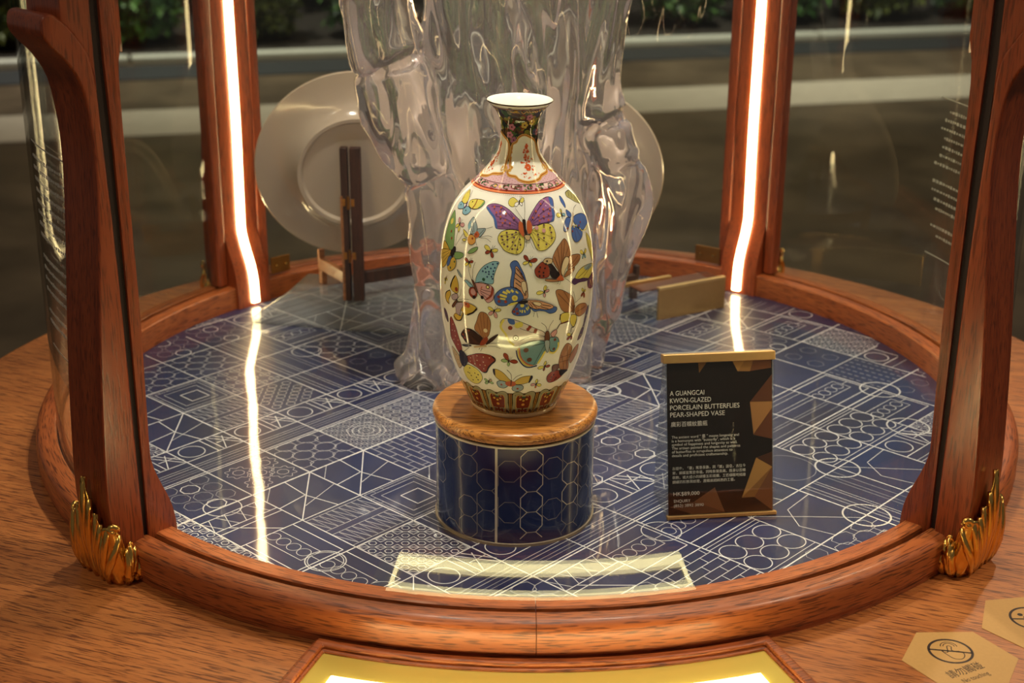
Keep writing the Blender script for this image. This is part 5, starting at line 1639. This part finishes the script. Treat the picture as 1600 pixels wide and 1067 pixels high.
# lappet border round the foot
d = Deco()
d.band(.0048, .0262, srgb(66, 34, 24), 180, 10)
NP = 13
for k in range(NP):
    a = (k + .5) / NP * 2 * PI * RS - .0036
    pw = 2 * PI * RS / NP
    def L_(x, y): return (a + x * pw, .0050 + y * .0228)
    outl = [(-.40, 0), (-.41, .5), (-.42, .82), (-.36, .96), (-.22, 1.0), (-.08, .94), (0, .86), (.08, .94), (.22, 1.0), (.36, .96), (.42, .82), (.41, .5), (.40, 0)]
    d.layer = 1; P = catmull([L_(x, y) for x, y in outl], 3); d.poly(P, PALETTE['gy'], .004)
    d.layer = 3; d.line(P, .0005, srgb(50, 56, 36), True)
    d.layer = 4; d.poly([L_(x * .66, .05 + y * .80) for x, y in outl], PALETTE['mr'], .004)
    d.layer = 5; d.line([L_(x * .68, .05 + y * .80) for x, y in outl], .0005, PALETTE['go'], True)
    d.layer = 6
    for x, y, r_, cl in ((0, .42, .0013, 'oy'), (-.12, .66, .0010, 'oc'), (.12, .66, .0010, 'oc'), (0, .60, .0010, 'oc'), (0, .74, .0010, 'dg'), (-.05, .76, .0008, 'dg'), (.05, .76, .0008, 'dg')):
        d.spot(L_(x, y), r_, PALETTE[cl], 8)
    for s2 in (-1, 1):
        d.layer = 6; d.line([L_(s2 * .06, 0), L_(s2 * .06, .24), L_(s2 * .22, .24), L_(s2 * .22, .10)], .0009, PALETTE['gy'])
        d.line([L_(s2 * .30, .80), L_(s2 * .24, .90), L_(s2 * .14, .86), L_(s2 * .16, .76)], .0007, PALETTE['gy'])
        d.line([L_(s2 * .34, .45), L_(s2 * .27, .45)], .0006, PALETTE['gy'])
    d.layer = 2
    for x in (.47, .53): d.line([L_(x, .0), L_(x, .9)], .0004, PALETTE['go'])
d.layer = 8
d.line([(2 * PI * k / 160 * RS, .0049) for k in range(161)], .0007, PALETTE['go'])
o = d.build('lappet_border', vase)
from_bm('foot_ring', lathe_bm([(.0334, .0000), (.0349, .0010), (.0351, .0040), (.0346, .0046)], 160), plain('foot_reflection', srgb(206, 176, 140), 0.2, 0, 0.5), vase, True)  # reflection of the oak cap put into the tan foot colour
from_bm('rim_line', lathe_bm([(.0246, .2451), (.02518, .2454), (.02522, .2460), (.0249, .2463)], 160), MT['gilt_line'], vase, True)

# ------------------------------------------------------------------ description sign
sign = empty('description_sign', (.1166, -.2529, 0), math.radians(7.907))
tag(sign, 'clear acrylic sign stand with black and gold card describing the vase', 'sign')
SW, SHT, LEAN = .0909, .136, math.radians(14)
def s3(u, v, off=0.0):           # mm on the card face -> local
    v_ = v / 1000
    return Vector((u / 1000, v_ * math.sin(LEAN) - off * math.cos(LEAN), v_ * math.cos(LEAN) + off * math.sin(LEAN)))
FACE = Matrix.Rotation(PI / 2 - LEAN, 4, 'X')
fy, fz = SHT * math.sin(LEAN), SHT * math.cos(LEAN)
bm = bmesh.new()
P0 = [(0, .0030, 0), (0, .052, 0), (0, fy + .006, fz), (0, fy + .0015, fz)]
a = [bm.verts.new(p) for p in P0]; b = [bm.verts.new((SW, p[1], p[2])) for p in P0]
bm.faces.new(a); bm.faces.new(b[::-1])
for i in range(4): bm.faces.new((a[i], b[i], b[(i + 1) % 4], a[(i + 1) % 4]))
bmesh.ops.recalc_face_normals(bm, faces=bm.faces)
from_bm('acrylic_wedge', bm, tg.m, sign)
def face_box(name, u0, u1, v0, v1, d0, d1, mat, bev=0.0):
    bm = bmesh.new()
    vv = [bm.verts.new(s3(u, v, d)) for u in (u0, u1) for v in (v0, v1) for d in (d0, d1)]
    for f in ((0, 1, 3, 2), (4, 6, 7, 5), (0, 4, 5, 1), (2, 3, 7, 6), (0, 2, 6, 4), (1, 5, 7, 3)): bm.faces.new([vv[i] for i in f])
    bmesh.ops.recalc_face_normals(bm, faces=bm.faces)
    o = from_bm(name, bm, mat, sign)
    if bev: bevel(o, bev)
    return o
card = face_box('card', 1.4, 89.4, 2.6, 130, -.0010, -.0002, plain('card_black', srgb(34, 25, 20), 0.22, 0, 0.5, 0.5, 0.1, 60), 0)
face_box('front_cover', -0.4, 91.2, 0.2, 131, .0002, .0016, MT['acrylic'])
face_box('gold_bar', -2.0, 91.6, 129.3, 136.6, -.0072, .0026, MT['brushed_gold'], .0008)
face_box('gold_bar', -0.2, 92.0, 0.2, 3.2, -.0030, .0028, MT['brushed_gold'], .0005)
FACETS = [((120, 84, 44), [(27.6, 129), (34.7, 129), (28.2, 120.4)]), ((170, 126, 70), [(56.1, 129), (66.3, 129), (60.5, 120.5)]), ((150, 108, 58), [(66.3, 129), (73.4, 129), (70.7, 120.1), (60.5, 120.5)]), ((108, 66, 40), [(73.4, 129), (88.6, 129), (88.6, 122.4), (70.7, 120.3)]),
          ((96, 58, 38), [(89.2, 117), (89.2, 94.4), (70.6, 94.8)]), ((168, 122, 74), [(70.6, 94.8), (89.2, 94.4), (89.2, 89.1), (73.5, 67.8)]), ((104, 62, 40), [(89.2, 89.1), (89.2, 63.3), (73.5, 67.4)]),
          ((74, 44, 28), [(75.6, 48.2), (89.2, 52.7), (89.2, 40)]), ((176, 132, 74), [(75.6, 48.2), (89.2, 40), (63.3, 15.2)]), ((138, 96, 52), [(89.2, 40), (73.9, 15.4), (63.3, 15.2)]), ((114, 72, 46), [(89.2, 40), (89.2, 3.4), (73.9, 15.4)]),
          ((126, 82, 52), [(23, 13.9), (40.6, 25.1), (48.7, 4.2)]), ((98, 62, 40), [(2.6, 10.4), (23, 13.9), (48.7, 4.2), (21.4, 3.4)])]
vs_, fs, fc = [], [], []
for c, P in FACETS:
    i = len(vs_); vs_ += [s3(u, v, -.00014) for u, v in P]; fs.append(tuple(range(i, len(vs_)))); fc += list(srgb(c))
me = bpy.data.meshes.new('gold_facets'); me.from_pydata(vs_, [], fs)
at = me.attributes.new('Col', 'FLOAT_COLOR', 'FACE'); at.data.foreach_set('color', fc)
link('gold_facets', me, attr_paint('facet_print', 0.3, 0.2), card)
INK = plain('sign_white', srgb(232, 228, 218), 0.5)
def put_text(name, s, u, v, size, width=None, spacing=1.0, line=1.0, bold=0.0):
    """v = baseline of the first line in mm; width scales the text to the measured width in mm"""
    o = text_mesh(name, s, size, INK, card, spacing, line)
    xs = [q.co.x for q in o.data.vertices]
    k = 1.0
    if width: k = (width / 1000) / (max(xs) - min(xs))
    x0 = min(xs)
    for q in o.data.vertices:
        p = s3(u + (q.co.x - x0) * k * 1000, v + q.co.y * 1000, -.00008)
        q.co = p
    return o
for s, v, wd_ in (('A GUANGCAI', 102.6, 28.6), ('KWON-GLAZED', 96.6, 34.2), ('PORCELAIN BUTTERFLIES', 90.7, 58.0), ('PEAR-SHAPED VASE', 84.9, 45.6)):
    put_text('title_line', s, 3.8, v, .0056, wd_)
put_text('chinese_title', '\u5ee3\u5f69\u767e\u8776\u7d0b\u81bd\u74f6', 4.4, 77.2, .0046, 30.4)
for k, (s, wd_) in enumerate((('The ancient word " \u800b " means longevity and', 56.2), ('is a homonym with "butterfly", which is a', 53.0), ('symbol of happiness and longevity as well.', 54.8), ('The artisan painted the shapes and patterns', 57.2), ('of butterflies in scrupulous attention to', 50.6), ('details and proficient craftsmanship.', 47.0))):
    put_text('english_text', s, 4.9, 67.2 - k * 3.05, .0032, wd_)
for k, (s, wd_) in enumerate((('\u53e4\u8a9e\u4e2d\uff0c\u300c\u800b\u300d\u5bd3\u610f\u9577\u58fd\uff0c\u8207\u300c\u8776\u300d\u8ae7\u97f3\uff0c\u53e4\u5f80\u4eca', 61.5), ('\u4f86\uff0c\u8774\u8776\u7686\u5bd3\u610f\u5e78\u798f\uff0c\u540c\u6642\u8c61\u5fb5\u9577\u58fd\u3002\u74f6\u8eab\u4ee5\u767e\u8776', 61.5), ('\u88dd\u98fe\uff0c\u6216\u5927\u6216\u5c0f\u7684\u8774\u8776\u4e94\u5f69\u6591\u6595\uff0c\u5de5\u5320\u7d30\u7dfb\u5730\u63cf\u7e6a', 61.5), ('\u8774\u8776\u7684\u5f62\u614b\u8207\u7d0b\u7406\uff0c\u76e1\u986f\u9ad8\u8d85\u7d14\u719f\u7684\u5de5\u85dd\u3002', 52.5))):
    put_text('chinese_text', s, 5.1, 41.2 - k * 3.75, .0029, wd_)
put_text('price', 'HK$89,000', 5.8, 19.6, .0044, 21.8)
put_text('enquiry', 'ENQUIRY', 6.1, 13.9, .0034, 13.8)
put_text('telephone', '(852) 3892 3890', 6.0, 10.0, .0034, 25.0)

# ------------------------------------------------------------------ hexagonal notices stuck on the table
paper = plain('kraft_sticker', srgb(206, 160, 92), 0.6, 0, 0, 0.5, 0.06, 400)
inkd = plain('sticker_ink', srgb(52, 34, 24), 0.6)
def flat_ring(bm, c, r, wd_, n=48, z=0.0, a0=0, a1=2 * PI, sq=1.0):
    prev = None
    for k in range(n + 1):
        a = a0 + (a1 - a0) * k / n
        e = [bm.verts.new((c[0] + (r + s * wd_ / 2) * math.cos(a), c[1] + (r + s * wd_ / 2) * math.sin(a) * sq, z)) for s in (-1, 1)]
        if prev: bm.faces.new((prev[0], e[0], e[1], prev[1]))
        prev = e
def flat_line(bm, pts, wd_, z=0.0):
    for a, b in zip(pts[:-1], pts[1:]):
        dx, dy = b[0] - a[0], b[1] - a[1]; L = math.hypot(dx, dy) or 1
        nx, ny = -dy / L * wd_ / 2, dx / L * wd_ / 2
        v = [bm.verts.new((p[0] + s * nx, p[1] + s * ny, z)) for p, s in ((a, 1), (a, -1), (b, -1), (b, 1))]
        bm.faces.new(v)
def sticker(label, c, rot, side, kind):
    root = empty('notice_sticker', (c[0], c[1], ZT), 0)
    tag(root, label, 'sticker', 'kraft hexagon notices on the table')
    prism('paper', [(side * math.cos(rot + k * PI / 3), side * math.sin(rot + k * PI / 3)) for k in range(6)], 0, .0004, paper, root, 0, 'z')
    bm = bmesh.new()
    if kind == 'hand':
        ic = (-.0040, .0105); r = .0150; dr = math.radians(-9)
        X = lambda x, y: (ic[0] + x * math.cos(dr) - y * math.sin(dr), ic[1] + x * math.sin(dr) + y * math.cos(dr))
        flat_ring(bm, ic, r, .0019)
        flat_line(bm, [X(-r, 0), X(r, 0)], .0016)
        hand = [(-.0045, -.0020), (-.0060, -.0008), (-.0020, -.0060), (.0020, -.0095), (.0070, -.0090), (.0092, -.0050), (.0088, -.0010), (.0062, .0008), (.0030, .0004), (.0008, .0016), (.0010, .0058), (-.0006, .0068), (-.0020, .0058), (-.0018, -.0010), (-.0030, -.0024)]
        flat_line(bm, [X(*p) for p in catmull(hand, 3)], .0007)
        flat_ring(bm, X(-.0006, .0060), .0040, .0006, 20, 0, 0, PI); flat_ring(bm, X(-.0006, .0060), .0058, .0006, 20, 0, 0, PI)
    else:
        ic = (-.0005, .0065); r = .0150
        flat_ring(bm, ic, r, .0019)
        flat_line(bm, [(ic[0] - r, ic[1] - .0010), (ic[0] + r, ic[1] - .0010)], .0016)
        flat_ring(bm, (ic[0] - .0068, ic[1] + .0050), .0010, .0020, 20)
        for pts, wd_ in (([(-.005, .000), (.001, .003), (.006, .0012)], .0040), ([(-.004, .002), (-.001, .0075), (.002, .0085)], .0016), ([(.002, .002), (.004, -.006), (.009, -.0065)], .0028), ([(.000, .001), (-.002, -.006)], .0022)):
            flat_line(bm, [(ic[0] + a, ic[1] + b) for a, b in pts], wd_)
    bmesh.ops.translate(bm, verts=bm.verts, vec=(0, 0, .00046))
    ico = from_bm('prohibition_icon', bm, inkd, root)
    ico.rotation_euler = (0, 0, 0)
    if kind == 'hand':
        for s, pos, wd_, size in (('\u8acb\u52ff\u89f8\u78b0', (-.0120, -.0235), .0300, .0064), ('No touching', (-.0045, -.0290), .0230, .0042)):
            o = text_mesh('notice_text', s, size, inkd, root)
            xs = [q.co.x for q in o.data.vertices]; k = wd_ / (max(xs) - min(xs))
            ta = math.radians(28)
            for q in o.data.vertices:
                x, y = (q.co.x - min(xs)) * k, q.co.y * 1.5
                q.co = (pos[0] + x * math.cos(ta) - y * math.sin(ta), pos[1] + x * math.sin(ta) + y * math.cos(ta), .00048)
    return root
sticker('kraft hexagon notice with a crossed-out pointing hand near the front right corner', (.3050, -.4470), math.radians(2.5), .0412, 'hand')
sticker('kraft hexagon notice with a crossed-out figure, cut by the right picture edge', (.3727, -.3974), math.radians(10.5), .0415, 'figure')
